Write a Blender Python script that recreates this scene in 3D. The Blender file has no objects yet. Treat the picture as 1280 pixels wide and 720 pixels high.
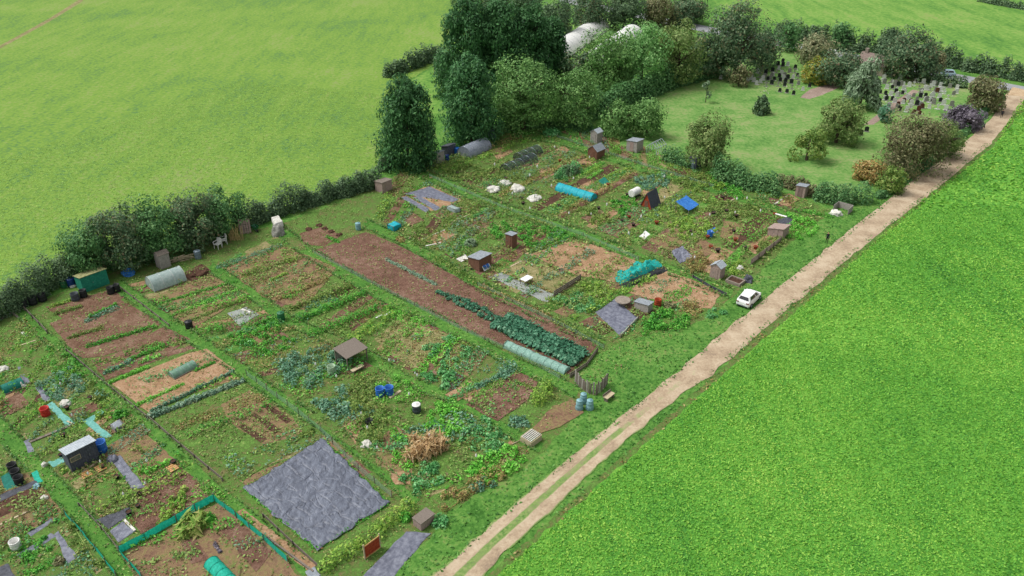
import bpy, bmesh, math, random
import numpy as np
from mathutils import Vector, Matrix, noise as mnoise
random.seed(7); rng = np.random.default_rng(11)
SC = bpy.context.scene
COL = SC.collection
R = math.radians
# ------------------------------------------------------------------ camera model
F, PITCH, HC = 1000.0, R(30), 50.0
cP, sP = math.cos(PITCH), math.sin(PITCH)
AZ = R(42.0)                                   # bearing of the gravel track (from +Y)
BX = Vector((math.sin(AZ), math.cos(AZ), 0)); AX = Vector((math.cos(AZ), -math.sin(AZ), 0))
RZ = -AZ                                       # local +x = AX, local +y = BX
def G(px, py, z=0.0):
    u = (px-640)/F; v = (py-360)/F
    d = (u, cP - v*sP, -sP - v*cP)
    t = (HC - z)/-d[2]
    return Vector((d[0]*t, d[1]*t, z))
def S(px, py):
    p = G(px, py); return F/(p.y*cP + HC*sP)
def proj(P):
    zc = P[1]*cP + (HC-P[2])*sP
    return 640+F*P[0]/zc, 360+F*((HC-P[2])*cP - P[1]*sP)/zc
def zfor(px, py, top):
    g = G(px, py); lo, hi = 0.0, 45.0
    for _ in range(40):
        m = (lo+hi)/2
        if proj((g.x, g.y, m))[1] > top: lo = m
        else: hi = m
    return lo
# ------------------------------------------------------------------ colours / materials
def lin(h):
    h = h.lstrip('#'); r = [int(h[i:i+2], 16)/255 for i in (0, 2, 4)]
    return [c/12.92 if c <= .04045 else ((c+.055)/1.055)**2.4 for c in r]
def alb(h, k=0.72): return tuple([min(.85, c*k) for c in lin(h)])+(1,)
def newmat(name):
    m = bpy.data.materials.new(name); m.use_nodes = True
    nt = m.node_tree; nt.nodes.clear()
    return m, nt, nt.nodes, nt.links
def N(nt, t, **kw):
    n = nt.nodes.new(t)
    for k, v in kw.items():
        if k in n.inputs: n.inputs[k].default_value = v
        else: setattr(n, k, v)
    return n
def ramp(nt, cols, pos=None):
    r = nt.nodes.new('ShaderNodeValToRGB'); e = r.color_ramp.elements
    pos = pos or [i/(len(cols)-1) for i in range(len(cols))]
    while len(e) < len(cols): e.new(.5)
    for i, (c, p) in enumerate(zip(cols, pos)): e[i].position = p; e[i].color = c
    return r
def groundmat(name, cols, fine=2.5, big=.06, mid=.5, bump=.06, rough=.95, wb=.34, wm=.32, k=.72, spread=(.3, .7), streak=None):
    """three octaves of noise blended into one colour ramp"""
    m, nt, n, l = newmat(name)
    tc = N(nt, 'ShaderNodeTexCoord')
    def nz(s, d): 
        x = N(nt, 'ShaderNodeTexNoise', Scale=s, Detail=d, Roughness=.65); l.new(tc.outputs['Object'], x.inputs['Vector']); return x
    a, b, c = nz(fine, 6), nz(big, 3), nz(mid, 4)
    if streak is not None:                                    # drill or mowing streaks run along the field
        mp = N(nt, 'ShaderNodeMapping', Rotation=(0, 0, streak), Scale=(1, .22, 1)); l.new(tc.outputs['Object'], mp.inputs[0]); l.new(mp.outputs[0], c.inputs['Vector'])
    m1 = N(nt, 'ShaderNodeMix'); m1.inputs[0].default_value = wb; l.new(a.outputs[0], m1.inputs[2]); l.new(b.outputs[0], m1.inputs[3])
    m2 = N(nt, 'ShaderNodeMix'); m2.inputs[0].default_value = wm; l.new(m1.outputs[0], m2.inputs[2]); l.new(c.outputs[0], m2.inputs[3])
    p = [spread[0]+(spread[1]-spread[0])*i/(len(cols)-1) for i in range(len(cols))]
    p = [.5+(x-.5)*.5 for x in p]
    r = ramp(nt, [alb(x, k) for x in cols], p); l.new(m2.outputs[0], r.inputs[0])
    bs = N(nt, 'ShaderNodeBsdfPrincipled', Roughness=rough); bs.inputs['Specular IOR Level'].default_value = .1
    l.new(r.outputs[0], bs.inputs['Base Color'])
    if bump:
        bp = N(nt, 'ShaderNodeBump', Strength=1.0, Distance=bump); l.new(a.outputs[0], bp.inputs['Height']); l.new(bp.outputs[0], bs.inputs['Normal'])
    o = N(nt, 'ShaderNodeOutputMaterial'); l.new(bs.outputs[0], o.inputs[0]); return m
def leafmat(name, cols, k=1.0, trans=.28, nscale=.35, hue=.5, det=3):
    m, nt, n, l = newmat(name)
    g = N(nt, 'ShaderNodeNewGeometry'); tc = N(nt, 'ShaderNodeTexCoord')
    nz = N(nt, 'ShaderNodeTexNoise', Scale=nscale, Detail=det, Roughness=.6); l.new(tc.outputs['Object'], nz.inputs['Vector'])
    mx = N(nt, 'ShaderNodeMix'); mx.inputs[0].default_value = hue
    l.new(g.outputs['Random Per Island'], mx.inputs[2]); l.new(nz.outputs[0], mx.inputs[3])
    p = [.22+.56*i/(len(cols)-1) for i in range(len(cols))]
    r = ramp(nt, [alb(x, k) for x in cols], p); l.new(mx.outputs[0], r.inputs[0])
    d = N(nt, 'ShaderNodeBsdfPrincipled', Roughness=.6); d.inputs['Specular IOR Level'].default_value = .25
    t = N(nt, 'ShaderNodeBsdfTranslucent'); ms = N(nt, 'ShaderNodeMixShader'); ms.inputs[0].default_value = trans
    l.new(r.outputs[0], d.inputs['Base Color']); l.new(r.outputs[0], t.inputs[0])
    l.new(d.outputs[0], ms.inputs[1]); l.new(t.outputs[0], ms.inputs[2])
    o = N(nt, 'ShaderNodeOutputMaterial'); l.new(ms.outputs[0], o.inputs[0]); return m
def surf(name, cols, scale=3.0, rough=.7, bump=.01, metal=0, stretch=(1, 1, 1), k=.8, spec=.3, planks=None, trans=0, alpha=1, ior=None):
    """painted, wooden, plastic or stone surface with uneven colour; planks=(axis, width) draws board joints"""
    m, nt, n, l = newmat(name)
    tc = N(nt, 'ShaderNodeTexCoord'); mp = N(nt, 'ShaderNodeMapping', Scale=stretch); l.new(tc.outputs['Object'], mp.inputs[0])
    a = N(nt, 'ShaderNodeTexNoise', Scale=scale, Detail=7, Roughness=.7); l.new(mp.outputs[0], a.inputs['Vector'])
    r = ramp(nt, [alb(x, k) for x in cols], [.32+.36*i/max(1, len(cols)-1) for i in range(len(cols))]); l.new(a.outputs[0], r.inputs[0])
    out = r.outputs[0]; hgt = a.outputs[0]
    if planks:
        w = N(nt, 'ShaderNodeTexWave', Scale=1/planks[1]*.159*2, Distortion=.15); w.bands_direction = planks[0]; w.wave_profile = 'SAW'
        l.new(tc.outputs['Object'], w.inputs['Vector'])
        rr = ramp(nt, [(.35, .33, .3, 1), (1, 1, 1, 1)], [0, .14]); l.new(w.outputs['Fac'], rr.inputs[0])
        mu = N(nt, 'ShaderNodeMix'); mu.data_type = 'RGBA'; mu.blend_type = 'MULTIPLY'; mu.inputs[0].default_value = 1
        l.new(out, mu.inputs[6]); l.new(rr.outputs[0], mu.inputs[7]); out = mu.outputs[2]
    bs = N(nt, 'ShaderNodeBsdfPrincipled', Roughness=rough, Metallic=metal); bs.inputs['Specular IOR Level'].default_value = spec
    l.new(out, bs.inputs['Base Color'])
    if bump:
        bp = N(nt, 'ShaderNodeBump', Strength=.8, Distance=bump); l.new(hgt, bp.inputs['Height']); l.new(bp.outputs[0], bs.inputs['Normal'])
    sh = bs.outputs[0]
    if trans:
        t = N(nt, 'ShaderNodeBsdfTranslucent'); l.new(out, t.inputs[0]); ms = N(nt, 'ShaderNodeMixShader'); ms.inputs[0].default_value = trans
        l.new(sh, ms.inputs[1]); l.new(t.outputs[0], ms.inputs[2]); sh = ms.outputs[0]
    if alpha < 1:
        t = N(nt, 'ShaderNodeBsdfTransparent'); ms = N(nt, 'ShaderNodeMixShader'); ms.inputs[0].default_value = alpha
        l.new(t.outputs[0], ms.inputs[1]); l.new(sh, ms.inputs[2]); sh = ms.outputs[0]
    o = N(nt, 'ShaderNodeOutputMaterial'); l.new(sh, o.inputs[0]); return m
M = {}
GR = .62
M['meadow'] = groundmat('meadow_grass', ['#5a9042', '#6ea248', '#80b050', '#92ba5c', '#a0b068'], fine=.9, big=.025, mid=.25, bump=.12, k=.6, streak=R(72))
M['pasture'] = groundmat('pasture_grass', ['#64925a', '#749e50', '#84ac4a', '#8eb64c', '#98b45e', '#a0b06c'], fine=1.3, big=.03, mid=.35, bump=.1, k=.58, wm=.22, streak=R(-62))
M['lawn'] = groundmat('cemetery_lawn', ['#5c8e46', '#70a250', '#82ae5c', '#98b46c', '#a8b07a'], fine=1.6, big=.07, mid=.25, bump=.05, k=.6)
M['verge'] = groundmat('verge_grass', ['#43742e', '#54893a', '#669a44', '#7aa650', '#8f9c5e'], fine=2.6, big=.12, mid=.6, bump=.08, k=.62)
M['crop'] = groundmat('crop_leaf', ['#468036', '#5a9a3a', '#70ac42', '#88bc50'], fine=2.4, big=.04, mid=.45, bump=.12, streak=R(42))
M['gravel'] = groundmat('track_gravel', ['#a38c70', '#bfa482', '#d0b898', '#dccbae'], fine=4, big=.12, mid=.7, bump=.03)
M['soil'] = groundmat('brown_soil', ['#644a3e', '#7b5c4e', '#8c6c5c', '#a48876'], fine=5, big=.12, mid=.9, bump=.12, k=.66)
M['soilpink'] = groundmat('reddish_soil', ['#6a4e40', '#80624f', '#8f725f', '#a58a76'], fine=5, big=.2, mid=.9, bump=.1, k=.64)
M['soildry'] = groundmat('dry_crumbly_soil', ['#6c7c48', '#987a5c', '#ae8c6c', '#bc9e80', '#d0b698'], fine=4, big=.1, mid=.8, bump=.1, spread=(.2, .8))
M['soildark'] = groundmat('dark_soil', ['#4a352c', '#5f463a', '#725646'], fine=5, big=.3, mid=.9, bump=.12)
M['soilweed'] = groundmat('weedy_soil', ['#74584a', '#8a6e58', '#94805c', '#748048', '#7c9a50'], fine=3, big=.2, mid=.9, bump=.12, spread=(.25, .85))
M['weedgreen'] = groundmat('weedy_green', ['#86705a', '#7a7a4c', '#5e7c3c', '#6a9444', '#8fa45c'], fine=3, big=.25, mid=.9, bump=.14, spread=(.2, .8))
M['straw'] = groundmat('straw_grass', ['#6f7a4a', '#8a8458', '#9c9468', '#b4a680'], fine=4, big=.2, mid=.9, bump=.08)
M['greybed'] = groundmat('grey_shingle', ['#7d8480', '#969c98', '#aab0ac', '#7f8c68'], fine=6, big=.2, mid=.9, bump=.04)
M['asphalt'] = groundmat('road_asphalt', ['#8c8f93', '#a0a3a6', '#b0b2b4'], fine=4, big=.1, bump=.01)
M['plaster'] = groundmat('cemetery_path', ['#8f7a70', '#a38e82', '#b8a79a'], fine=4, big=.2, bump=.02)
M['slate'] = surf('slate_grey_membrane', ['#5c6070', '#747889', '#8c90a0', '#a0a4b0'], scale=2.2, rough=.55, bump=.06, stretch=(1, 1, 1), k=.6)
M['slatedark'] = surf('charcoal_membrane', ['#3c3f48', '#50535e', '#666a76'], scale=3, rough=.6, bump=.04, k=.62)
M['tarp'] = surf('grey_blue_plastic_sheet', ['#4a505e', '#5e6474', '#737a8a', '#8c92a2'], scale=1.6, rough=.4, bump=.12, stretch=(1.6, .7, 1), k=.66, spec=.45)
M['turq'] = surf('turquoise_carpet', ['#5ea89c', '#76bcb0', '#92d0c6'], scale=4, rough=.9, bump=.02, k=.66)
M['teal'] = surf('teal_netting', ['#128f78', '#1fae94', '#38c4aa'], scale=5, rough=.7, bump=.02, trans=.3, k=1.05)
M['tealdark'] = surf('dark_teal_netting', ['#0e6a5c', '#168070', '#259684'], scale=6, rough=.7, bump=.02, trans=.2, k=.75)
M['cyan'] = surf('cyan_fabric', ['#149eb0', '#1fb8c8', '#45cdd8'], scale=4, rough=.6, bump=.03, trans=.15, k=.75)
M['mint'] = surf('pale_mint_fleece', ['#7fb0a0', '#9cc8b8', '#b8dccf'], scale=5, rough=.7, bump=.05, trans=.3, k=.8)
M['poly'] = surf('cloudy_polythene', ['#a4bcb8', '#bed2ce', '#d6e4e0'], scale=3, rough=.3, bump=.02, trans=.35, k=.8)
M['polygrey'] = surf('grey_polythene', ['#868ea0', '#a0a8b6', '#bcc2cc'], scale=3, rough=.35, bump=.02, trans=.25, k=.8)
M['polygreen'] = surf('green_tinted_polythene', ['#6f9c84', '#88b29a', '#a4c8b2'], scale=3, rough=.35, bump=.02, trans=.35, k=.8)
M['white'] = surf('white_plastic', ['#d4d4d0', '#e8e8e4', '#f4f4f0'], scale=3, rough=.5, bump=.01, k=.82)
M['whitecloth'] = surf('white_fleece_sheet', ['#b4b4a8', '#d2d0c6', '#ecebe4'], scale=3, rough=.8, bump=.06, k=.8)
M['cream'] = surf('pale_bare_timber', ['#a89878', '#c4b494', '#d8ccb0'], scale=5, rough=.8, bump=.01, stretch=(1, 6, 6), k=.75)
M['timber'] = surf('grey_weathered_timber', ['#6a6058', '#857a70', '#9c9288'], scale=5, rough=.85, bump=.01, stretch=(4, 4, .6), k=.7)
M['boards'] = surf('grey_weathered_boards', ['#7c7872', '#98928c', '#b0aaa2'], scale=5, rough=.85, bump=.01, planks=('Y', .14), stretch=(3, 3, .5), k=.95)
M['boardsbrown'] = surf('brown_shed_boards', ['#6a4a3c', '#835c4a', '#987260'], scale=5, rough=.85, bump=.01, planks=('Z', .14), stretch=(3, 3, .5), k=.7)
M['boardspink'] = surf('faded_pinkish_boards', ['#80706a', '#9c8880', '#b09c94'], scale=5, rough=.85, bump=.01, planks=('Y', .13), stretch=(3, 3, .5), k=.92)
M['boardsdark'] = surf('dark_slate_shed_boards', ['#444854', '#555a68', '#6a6f7c'], scale=5, rough=.8, bump=.01, planks=('Y', .2), k=.7)
M['boardsgreen'] = surf('teal_green_shed_boards', ['#146052', '#1c7862', '#328c74'], scale=5, rough=.75, bump=.01, planks=('Y', .16), k=1.1)
M['moss'] = surf('mossy_felt_roof', ['#6a6a44', '#8c8c5c', '#a8a878', '#bcbc94'], scale=3, rough=.95, bump=.03, k=.7)
M['felt'] = surf('grey_felt_roof', ['#7a828a', '#969ea6', '#b0b8be'], scale=4, rough=.9, bump=.02, k=.7)
M['tin'] = surf('pale_tin_roof', ['#9aa6b0', '#b4bec6', '#ccd4da'], scale=4, rough=.45, bump=.01, planks=('Y', .18), k=.75)
M['slateroof'] = surf('blue_slate_roof', ['#3a3f4a', '#4a505c', '#5c626e'], scale=5, rough=.7, bump=.02, planks=('Z', .2), k=.7)
M['stone'] = surf('stone_wall', ['#807468', '#9c9084', '#b4a89a'], scale=5, rough=.9, bump=.04, k=.7)
M['tile'] = surf('brown_stone_tile_roof', ['#76665e', '#8e7c74', '#a6968c'], scale=6, rough=.9, bump=.03, planks=('X', .25), k=.7)
M['dark'] = surf('black_plastic', ['#16181a', '#222527', '#303335'], scale=4, rough=.5, bump=.01, k=.8)
M['darkgrey'] = surf('dark_grey_plastic', ['#343a40', '#454c54', '#58606a'], scale=4, rough=.5, bump=.01, k=.8)
M['blue'] = surf('blue_plastic', ['#1d55a4', '#2a6cc0', '#4a88d4'], scale=4, rough=.4, bump=.01, k=.8)
M['bluedark'] = surf('dark_blue_plastic', ['#142f66', '#1d3f80', '#2a5296'], scale=4, rough=.45, bump=.01, k=.8)
M['bluetarp'] = surf('blue_tarpaulin', ['#1f5fae', '#2f78c8', '#5a98dc'], scale=4, rough=.5, bump=.05, k=.8)
M['paleblue'] = surf('pale_blue_plastic', ['#6fa0a8', '#8ab8bf', '#a8d0d4'], scale=4, rough=.45, bump=.01, trans=.15, k=.8)
M['greyblue'] = surf('grey_blue_plastic', ['#5c6c7c', '#74848f', '#909ea8'], scale=4, rough=.45, bump=.01, k=.8)
M['red'] = surf('red_plastic', ['#a82018', '#c4302a', '#d44a40'], scale=4, rough=.5, bump=.01, k=.8)
M['rust'] = surf('rust_red_board', ['#8c3018', '#a84424', '#bc5c38'], scale=4, rough=.8, bump=.01, planks=('Z', .3), k=.8)
M['greenplas'] = surf('green_plastic', ['#1c5a34', '#286c42', '#3c8054'], scale=4, rough=.5, bump=.01, k=.8)
M['palegreen'] = surf('pale_green_plastic', ['#86a482', '#9cb898', '#b2caac'], scale=4, rough=.5, bump=.01, k=.8)
M['orangewood'] = surf('orange_new_timber', ['#b4824c', '#cc9c64', '#dcb484'], scale=4, rough=.8, bump=.01, k=.78)
M['net'] = surf('black_garden_netting', ['#2a3434', '#39464a', '#4c5a5c'], scale=6, rough=.7, bump=.02, alpha=.45, k=.95)
M['metal'] = surf('galvanised_metal', ['#7a8890', '#94a2aa', '#aebac0'], scale=6, rough=.4, bump=0, metal=.5, k=.8)
M['glass'] = surf('dull_window_glass', ['#4c5658', '#66706f', '#868e88'], scale=2, rough=.15, bump=0, spec=.7, k=.7)
M['carglass'] = surf('dark_car_glass', ['#0c0f12', '#14181c', '#1e2226'], scale=2, rough=.08, bump=0, spec=.8, k=.8)
M['carwhite'] = surf('white_car_paint', ['#e6e6e6', '#eeeeee', '#f4f4f4'], scale=1, rough=.25, bump=0, spec=.6, k=.86)
M['carblue'] = surf('pale_blue_car_paint', ['#9ab8c4', '#a8c4ce', '#b4ced6'], scale=1, rough=.25, bump=0, spec=.6, k=.8)
M['tail'] = surf('red_lamp_lens', ['#5c1414', '#6e1c1a', '#7e2420'], scale=1, rough=.2, bump=0, spec=.6, k=.8)
M['lens'] = surf('clear_lamp_lens', ['#b8bec2', '#c8ced0', '#d8dcde'], scale=1, rough=.15, bump=0, spec=.6, k=.8)
M['tyre'] = surf('tyre_rubber', ['#141414', '#1c1c1c', '#262626'], scale=4, rough=.85, bump=0, k=.8)
M['bark'] = surf('tree_bark', ['#43382e', '#5a4c40', '#6c5e50'], scale=5, rough=.95, bump=.04, stretch=(3, 3, .6), k=.7)
M['granite'] = surf('black_granite', ['#1c1e20', '#282b2e', '#34383a'], scale=6, rough=.3, bump=0, k=.8)
M['marble'] = surf('white_marble', ['#b8bab4', '#d0d2cc', '#e4e6e0'], scale=4, rough=.6, bump=.01, k=.8)
M['greystone'] = surf('lichened_grey_stone', ['#76766c', '#92928a', '#aaaaa0'], scale=5, rough=.9, bump=.02, k=.75)
M['redstone'] = surf('red_brown_granite', ['#4c2a22', '#5e372c', '#70463a'], scale=5, rough=.5, bump=0, k=.75)
M['skin'] = surf('skin', ['#b48468', '#c89878', '#d6a88a'], scale=3, rough=.6, bump=0, k=.8)
M['coat'] = surf('dark_navy_cloth', ['#14181f', '#1d222b', '#272d37'], scale=6, rough=.9, bump=.01, k=.8)
M['trous'] = surf('black_cloth', ['#101214', '#181a1c', '#222426'], scale=6, rough=.9, bump=.01, k=.8)
M['hair'] = surf('brown_hair', ['#2a1e16', '#3a2a1e', '#4a3626'], scale=8, rough=.8, bump=0, k=.8)
# foliage (lists run dark -> light)
LK = 1.0
def lm(n, cols, **k): M[n] = leafmat(n, cols, **k)
M['palegreen_net'] = surf('pale_green_netting', ['#7fa888', '#98bca0', '#b4d0b8'], scale=5, rough=.7, bump=.02, alpha=.38, k=.75)
M['cyannet'] = surf('turquoise_netting', ['#0e9a94', '#18b4aa', '#3cc8bc'], scale=4, rough=.6, bump=.04, trans=.15, k=.75)
M['dryst'] = surf('straw_canes', ['#a08c58', '#bca870', '#d0be8c'], scale=4, rough=.8, bump=0, k=.8)
lm('grassy', ['#5c8a34', '#7a9c44', '#9cac58', '#b4b070'], k=LK)
lm('conifer', ['#244a28', '#356236', '#487844', '#5e8e56'], k=LK)
lm('conifer2', ['#2a5430', '#3d6e40', '#52844e', '#6a9a60'], k=LK)
lm('broad', ['#456e38', '#5e8a48', '#749e58', '#8eb46a'], k=LK)
lm('broadlight', ['#568a4a', '#70a45c', '#88b870', '#a4cc88'], k=LK)
lm('broadolive', ['#54703a', '#6c8848', '#84985a', '#9aa86a'], k=LK)
lm('broaddark', ['#375438', '#4a6a48', '#5e7c58', '#78906a', '#806e54'], k=LK)
lm('hedge', ['#3a5438', '#4e6a4a', '#64805a', '#7e966e'], k=LK)
lm('hedgegreen', ['#386238', '#4c7a46', '#629056', '#7ca468'], k=LK)
lm('brownish', ['#4e5a38', '#6a6a48', '#807a5a', '#8e8e64', '#64804a'], k=LK)
lm('orange', ['#6c7c40', '#94844a', '#b08c54', '#c0a470', '#6c8a48'], k=LK)
lm('yellow', ['#557c38', '#7e963c', '#a89e44', '#c0ae58'], k=LK)
lm('pale', ['#5e6e4a', '#7c8660', '#989a74', '#b0a884'], k=LK)
lm('silver', ['#5c745c', '#76906e', '#8ea684', '#a4b698'], k=LK)
lm('purple', ['#4a4450', '#645c68', '#7c7480', '#948c94'], k=LK)
lm('kale', ['#2c6046', '#40785a', '#5c9474', '#88b090'], k=LK)
lm('leek', ['#5a8470', '#74987e', '#92b094', '#a8b89a'], k=LK)
lm('veg', ['#2c6a28', '#44902f', '#5cac3c', '#80c050'], k=LK)
lm('vegbright', ['#3f8a2a', '#5cae36', '#7cc84a', '#9cd868'], k=LK)
lm('vegmint', ['#387a40', '#4e9450', '#6aac68', '#90c488'], k=LK)
lm('vegblue', ['#3c6c4e', '#548666', '#72a082', '#96b49a'], k=LK)
lm('vegyellow', ['#557f30', '#74a03c', '#90b44a', '#aec260'], k=LK)
lm('vegolive', ['#4c6c2c', '#64843a', '#809a4a', '#a0a860'], k=LK)
lm('dry', ['#a8845c', '#c0a070', '#d4b88c', '#e0caa4'], k=.9)
lm('weeds', ['#86785a', '#66803e', '#6e984a', '#86aa56', '#a4b46a'], k=LK, hue=.35)
lm('weedsdry', ['#7c6040', '#94784c', '#7c8a44', '#a09658', '#b8a874'], k=LK, hue=.35)
lm('grass', ['#3a682a', '#487c32', '#588e40', '#70a04e'], k=LK, hue=.4)
lm('fringe', ['#38602c', '#4a7836', '#60884a', '#86965a'], k=LK)
M['path'] = groundmat('mown_path_grass', ['#487c32', '#588e3c', '#689c44', '#7caa50'], fine=2.6, big=.12, mid=.6, bump=.05, k=.6)
lm('cropleaf', ['#488834', '#5c9e38', '#72b040', '#8ec04c', '#a6c85a'], k=LK, hue=.6, nscale=.06, det=7)
lm('pastleaf', ['#6c9c4a', '#7ca84a', '#8cb44c', '#98b45a'], k=LK, hue=.5, nscale=.08)
lm('flower', ['#c8c8b0', '#dcdccc', '#b0b890', '#7c9a58'], k=.9)
# ------------------------------------------------------------------ object helpers
def tag(o, label=None, cat=None, group=None, kind=None):
    if label: o['label'] = label
    if cat: o['category'] = cat
    if group: o['group'] = group
    if kind: o['kind'] = kind
    return o
def link(o, parent=None):
    COL.objects.link(o)
    if parent is not None: o.parent = parent
    return o
def empty(name, loc, label, cat, group=None, rz=0.0):
    o = bpy.data.objects.new(name, None); o.location = loc; o.rotation_euler = (0, 0, rz); o.empty_display_size = .3
    link(o); return tag(o, label, cat, group)
def obj(name, bm, mat, parent=None, smooth=False, bev=0):
    me = bpy.data.meshes.new(name)
    if bev:
        bmesh.ops.bevel(bm, geom=[e for e in bm.edges if e.is_manifold and e.calc_face_angle(0) > .6], offset=bev, segments=1, affect='EDGES')
    bmesh.ops.recalc_face_normals(bm, faces=bm.faces)
    bm.to_mesh(me); bm.free()
    for x in (mat if isinstance(mat, (list, tuple)) else [mat]): me.materials.append(M[x] if isinstance(x, str) else x)
    if smooth: me.polygons.foreach_set('use_smooth', [True]*len(me.polygons))
    return link(bpy.data.objects.new(name, me), parent)
def npmesh(name, V, counts, idx, mat, parent=None):
    me = bpy.data.meshes.new(name)
    nv, nf = len(V), len(counts)
    me.vertices.add(nv); me.vertices.foreach_set('co', np.asarray(V, dtype=np.float32).ravel())
    me.loops.add(len(idx)); me.loops.foreach_set('vertex_index', np.asarray(idx, dtype=np.int32))
    me.polygons.add(nf); st = np.concatenate([[0], np.cumsum(counts)[:-1]]).astype(np.int32)
    me.polygons.foreach_set('loop_start', st)
    me.update(calc_edges=True); me.validate()
    for x in (mat if isinstance(mat, (list, tuple)) else [mat]): me.materials.append(M[x] if isinstance(x, str) else x)
    return link(bpy.data.objects.new(name, me), parent)
def copy_tree(o, parent=None):
    c = o.copy(); COL.objects.link(c)
    if parent is not None: c.parent = parent
    for ch in list(o.children): copy_tree(ch, c)
    return c
def box(bm, c, s, rot=None):
    m = Matrix.Translation(c) @ (rot.to_4x4() if rot is not None else Matrix.Identity(4)) @ Matrix.Diagonal((s[0], s[1], s[2], 1))
    return bmesh.ops.create_cube(bm, size=1, matrix=m)['verts']
def bar(bm, a, b, w, h=None, seg=4):
    """square bar (or round tube when seg > 4) from a to b"""
    a, b = Vector(a), Vector(b); d = b-a; L = d.length
    if L < 1e-4: return
    q = d.to_track_quat('Z', 'Y').to_matrix().to_4x4()
    if seg == 4: m = Matrix.Translation((a+b)/2) @ q @ Matrix.Diagonal((w, h or w, L, 1)); bmesh.ops.create_cube(bm, size=1, matrix=m)
    else: bmesh.ops.create_cone(bm, cap_ends=True, segments=seg, radius1=w/2, radius2=(h or w)/2, depth=L, matrix=Matrix.Translation((a+b)/2) @ q)
def lathe(bm, prof, seg=18, c=(0, 0, 0), cap=True):
    rings = []
    for r, z in prof:
        rings.append([bm.verts.new((c[0]+r*math.cos(2*math.pi*i/seg), c[1]+r*math.sin(2*math.pi*i/seg), c[2]+z)) for i in range(seg)])
    for a, b in zip(rings, rings[1:]):
        for i in range(seg): bm.faces.new((a[i], a[(i+1) % seg], b[(i+1) % seg], b[i]))
    if cap:
        bm.faces.new(rings[0][::-1]); bm.faces.new(rings[-1])
def inpoly(P, poly):
    x, y = P[:, 0], P[:, 1]; r = np.zeros(len(P), bool); n = len(poly)
    for i in range(n):
        x1, y1 = poly[i]; x2, y2 = poly[(i+1) % n]
        c = ((y1 > y) != (y2 > y)) & (x < (x2-x1)*(y-y1)/((y2-y1) if y2 != y1 else 1e-9)+x1); r ^= c
    return r
def wpoly(px): return [tuple(G(*p)[:2]) for p in px]
def sample(poly, n):
    P = np.array(poly); lo, hi = P.min(0), P.max(0); out = np.zeros((0, 2)); k = 0
    while len(out) < n and k < 60:
        q = lo+(hi-lo)*rng.random((max(64, n*2), 2)); out = np.concatenate([out, q[inpoly(q, poly)]]); k += 1
    return out[:n]
def area(poly):
    P = np.array(poly); x, y = P[:, 0], P[:, 1]; return abs(np.dot(x, np.roll(y, 1))-np.dot(y, np.roll(x, 1)))/2
def fnoise(P, s, seed=0.0):
    return np.array([mnoise.noise((p[0]*s+seed, p[1]*s-seed, seed)) for p in P])
def sheet(name, poly, z, mat, step=1.0, jit=.12, kind='structure', thick=0, label=None, cat=None, seed=1.0):
    """ground patch with an uneven edge (poly in world xy)"""
    pts = []
    n = len(poly)
    for i in range(n):
        a, b = Vector(poly[i]), Vector(poly[(i+1) % n]); k = max(1, min(150, int((b-a).length/step)))
        for j in range(k):
            p = a.lerp(b, j/k)
            if jit and j: p = p + Vector((mnoise.noise((p.x*.9, p.y*.9, seed)), mnoise.noise((p.x*.9, p.y*.9, seed+9))))*jit*2
            pts.append(p)
    bm = bmesh.new(); f = bm.faces.new([bm.verts.new((p.x, p.y, z)) for p in pts])
    if f.normal.z < 0 or True:
        bmesh.ops.triangulate(bm, faces=bm.faces[:])
    me_o = obj(name, bm, mat)
    me = me_o.data
    if me.polygons and me.polygons[0].normal.z < 0: me.flip_normals()
    return tag(me_o, label, cat, kind=kind)
def gsheet(name, px, z, mat, **k): return sheet(name, wpoly(px), z, mat, **k)
def leaves(name, P, Nn, size, mat, parent=None, asp=1.5, up=None, bridge_strips=False):
    """one diamond-shaped leaf clump per point"""
    n = len(P)
    Nn = Nn/np.maximum(1e-6, np.linalg.norm(Nn, axis=1, keepdims=True))
    ref = rng.normal(size=(n, 3)) if up is None else np.tile(np.array(up, float), (n, 1))+rng.normal(size=(n, 3))*.35
    t = np.cross(ref, Nn) if up is None else ref-Nn*(ref*Nn).sum(1, keepdims=True)
    t /= np.maximum(1e-6, np.linalg.norm(t, axis=1, keepdims=True)); b = np.cross(Nn, t)
    s = (np.ones(n)*size if np.isscalar(size) else size)[:, None]*(.5+1.0*rng.random((n, 1))**1.4)
    L, W = t*s*.5*asp, b*s*.5
    V = np.stack([P+L, P+W+L*.15, P-L, P-W+L*.15], 1).reshape(-1, 3)
    if bridge_strips:                                                # added thin ribbons and an upright strip bridging separate leaf clumps
        a = P[np.argmin(P[:, 0])].copy(); b = P[np.argmax(P[:, 0])].copy(); a[2] = b[2] = .06; d = b-a; q = np.array([-d[1], d[0], 0])/max(1e-6, np.hypot(d[0], d[1]))*.03
        a2 = P[np.argmin(P[:, 1])].copy(); b2 = P[np.argmax(P[:, 1])].copy(); a2[2] = b2[2] = .065; d = b2-a2; q2 = np.array([-d[1], d[0], 0])/max(1e-6, np.hypot(d[0], d[1]))*.03
        t3 = P[np.argmax(P[:, 2])].copy(); g3 = t3.copy(); g3[2] = 0; e3 = np.array([.02, 0, 0])
        V = np.concatenate([V, np.array([a-q, a+q, b+q, b-q, a2-q2, a2+q2, b2+q2, b2-q2, g3-e3, g3+e3, t3+e3, t3-e3])]); n += 3
    return npmesh(name, V, np.full(n, 4), np.arange(4*n), mat, parent)
def sph(n):
    v = rng.normal(size=(n, 3)); return v/np.linalg.norm(v, axis=1, keepdims=True)
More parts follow.
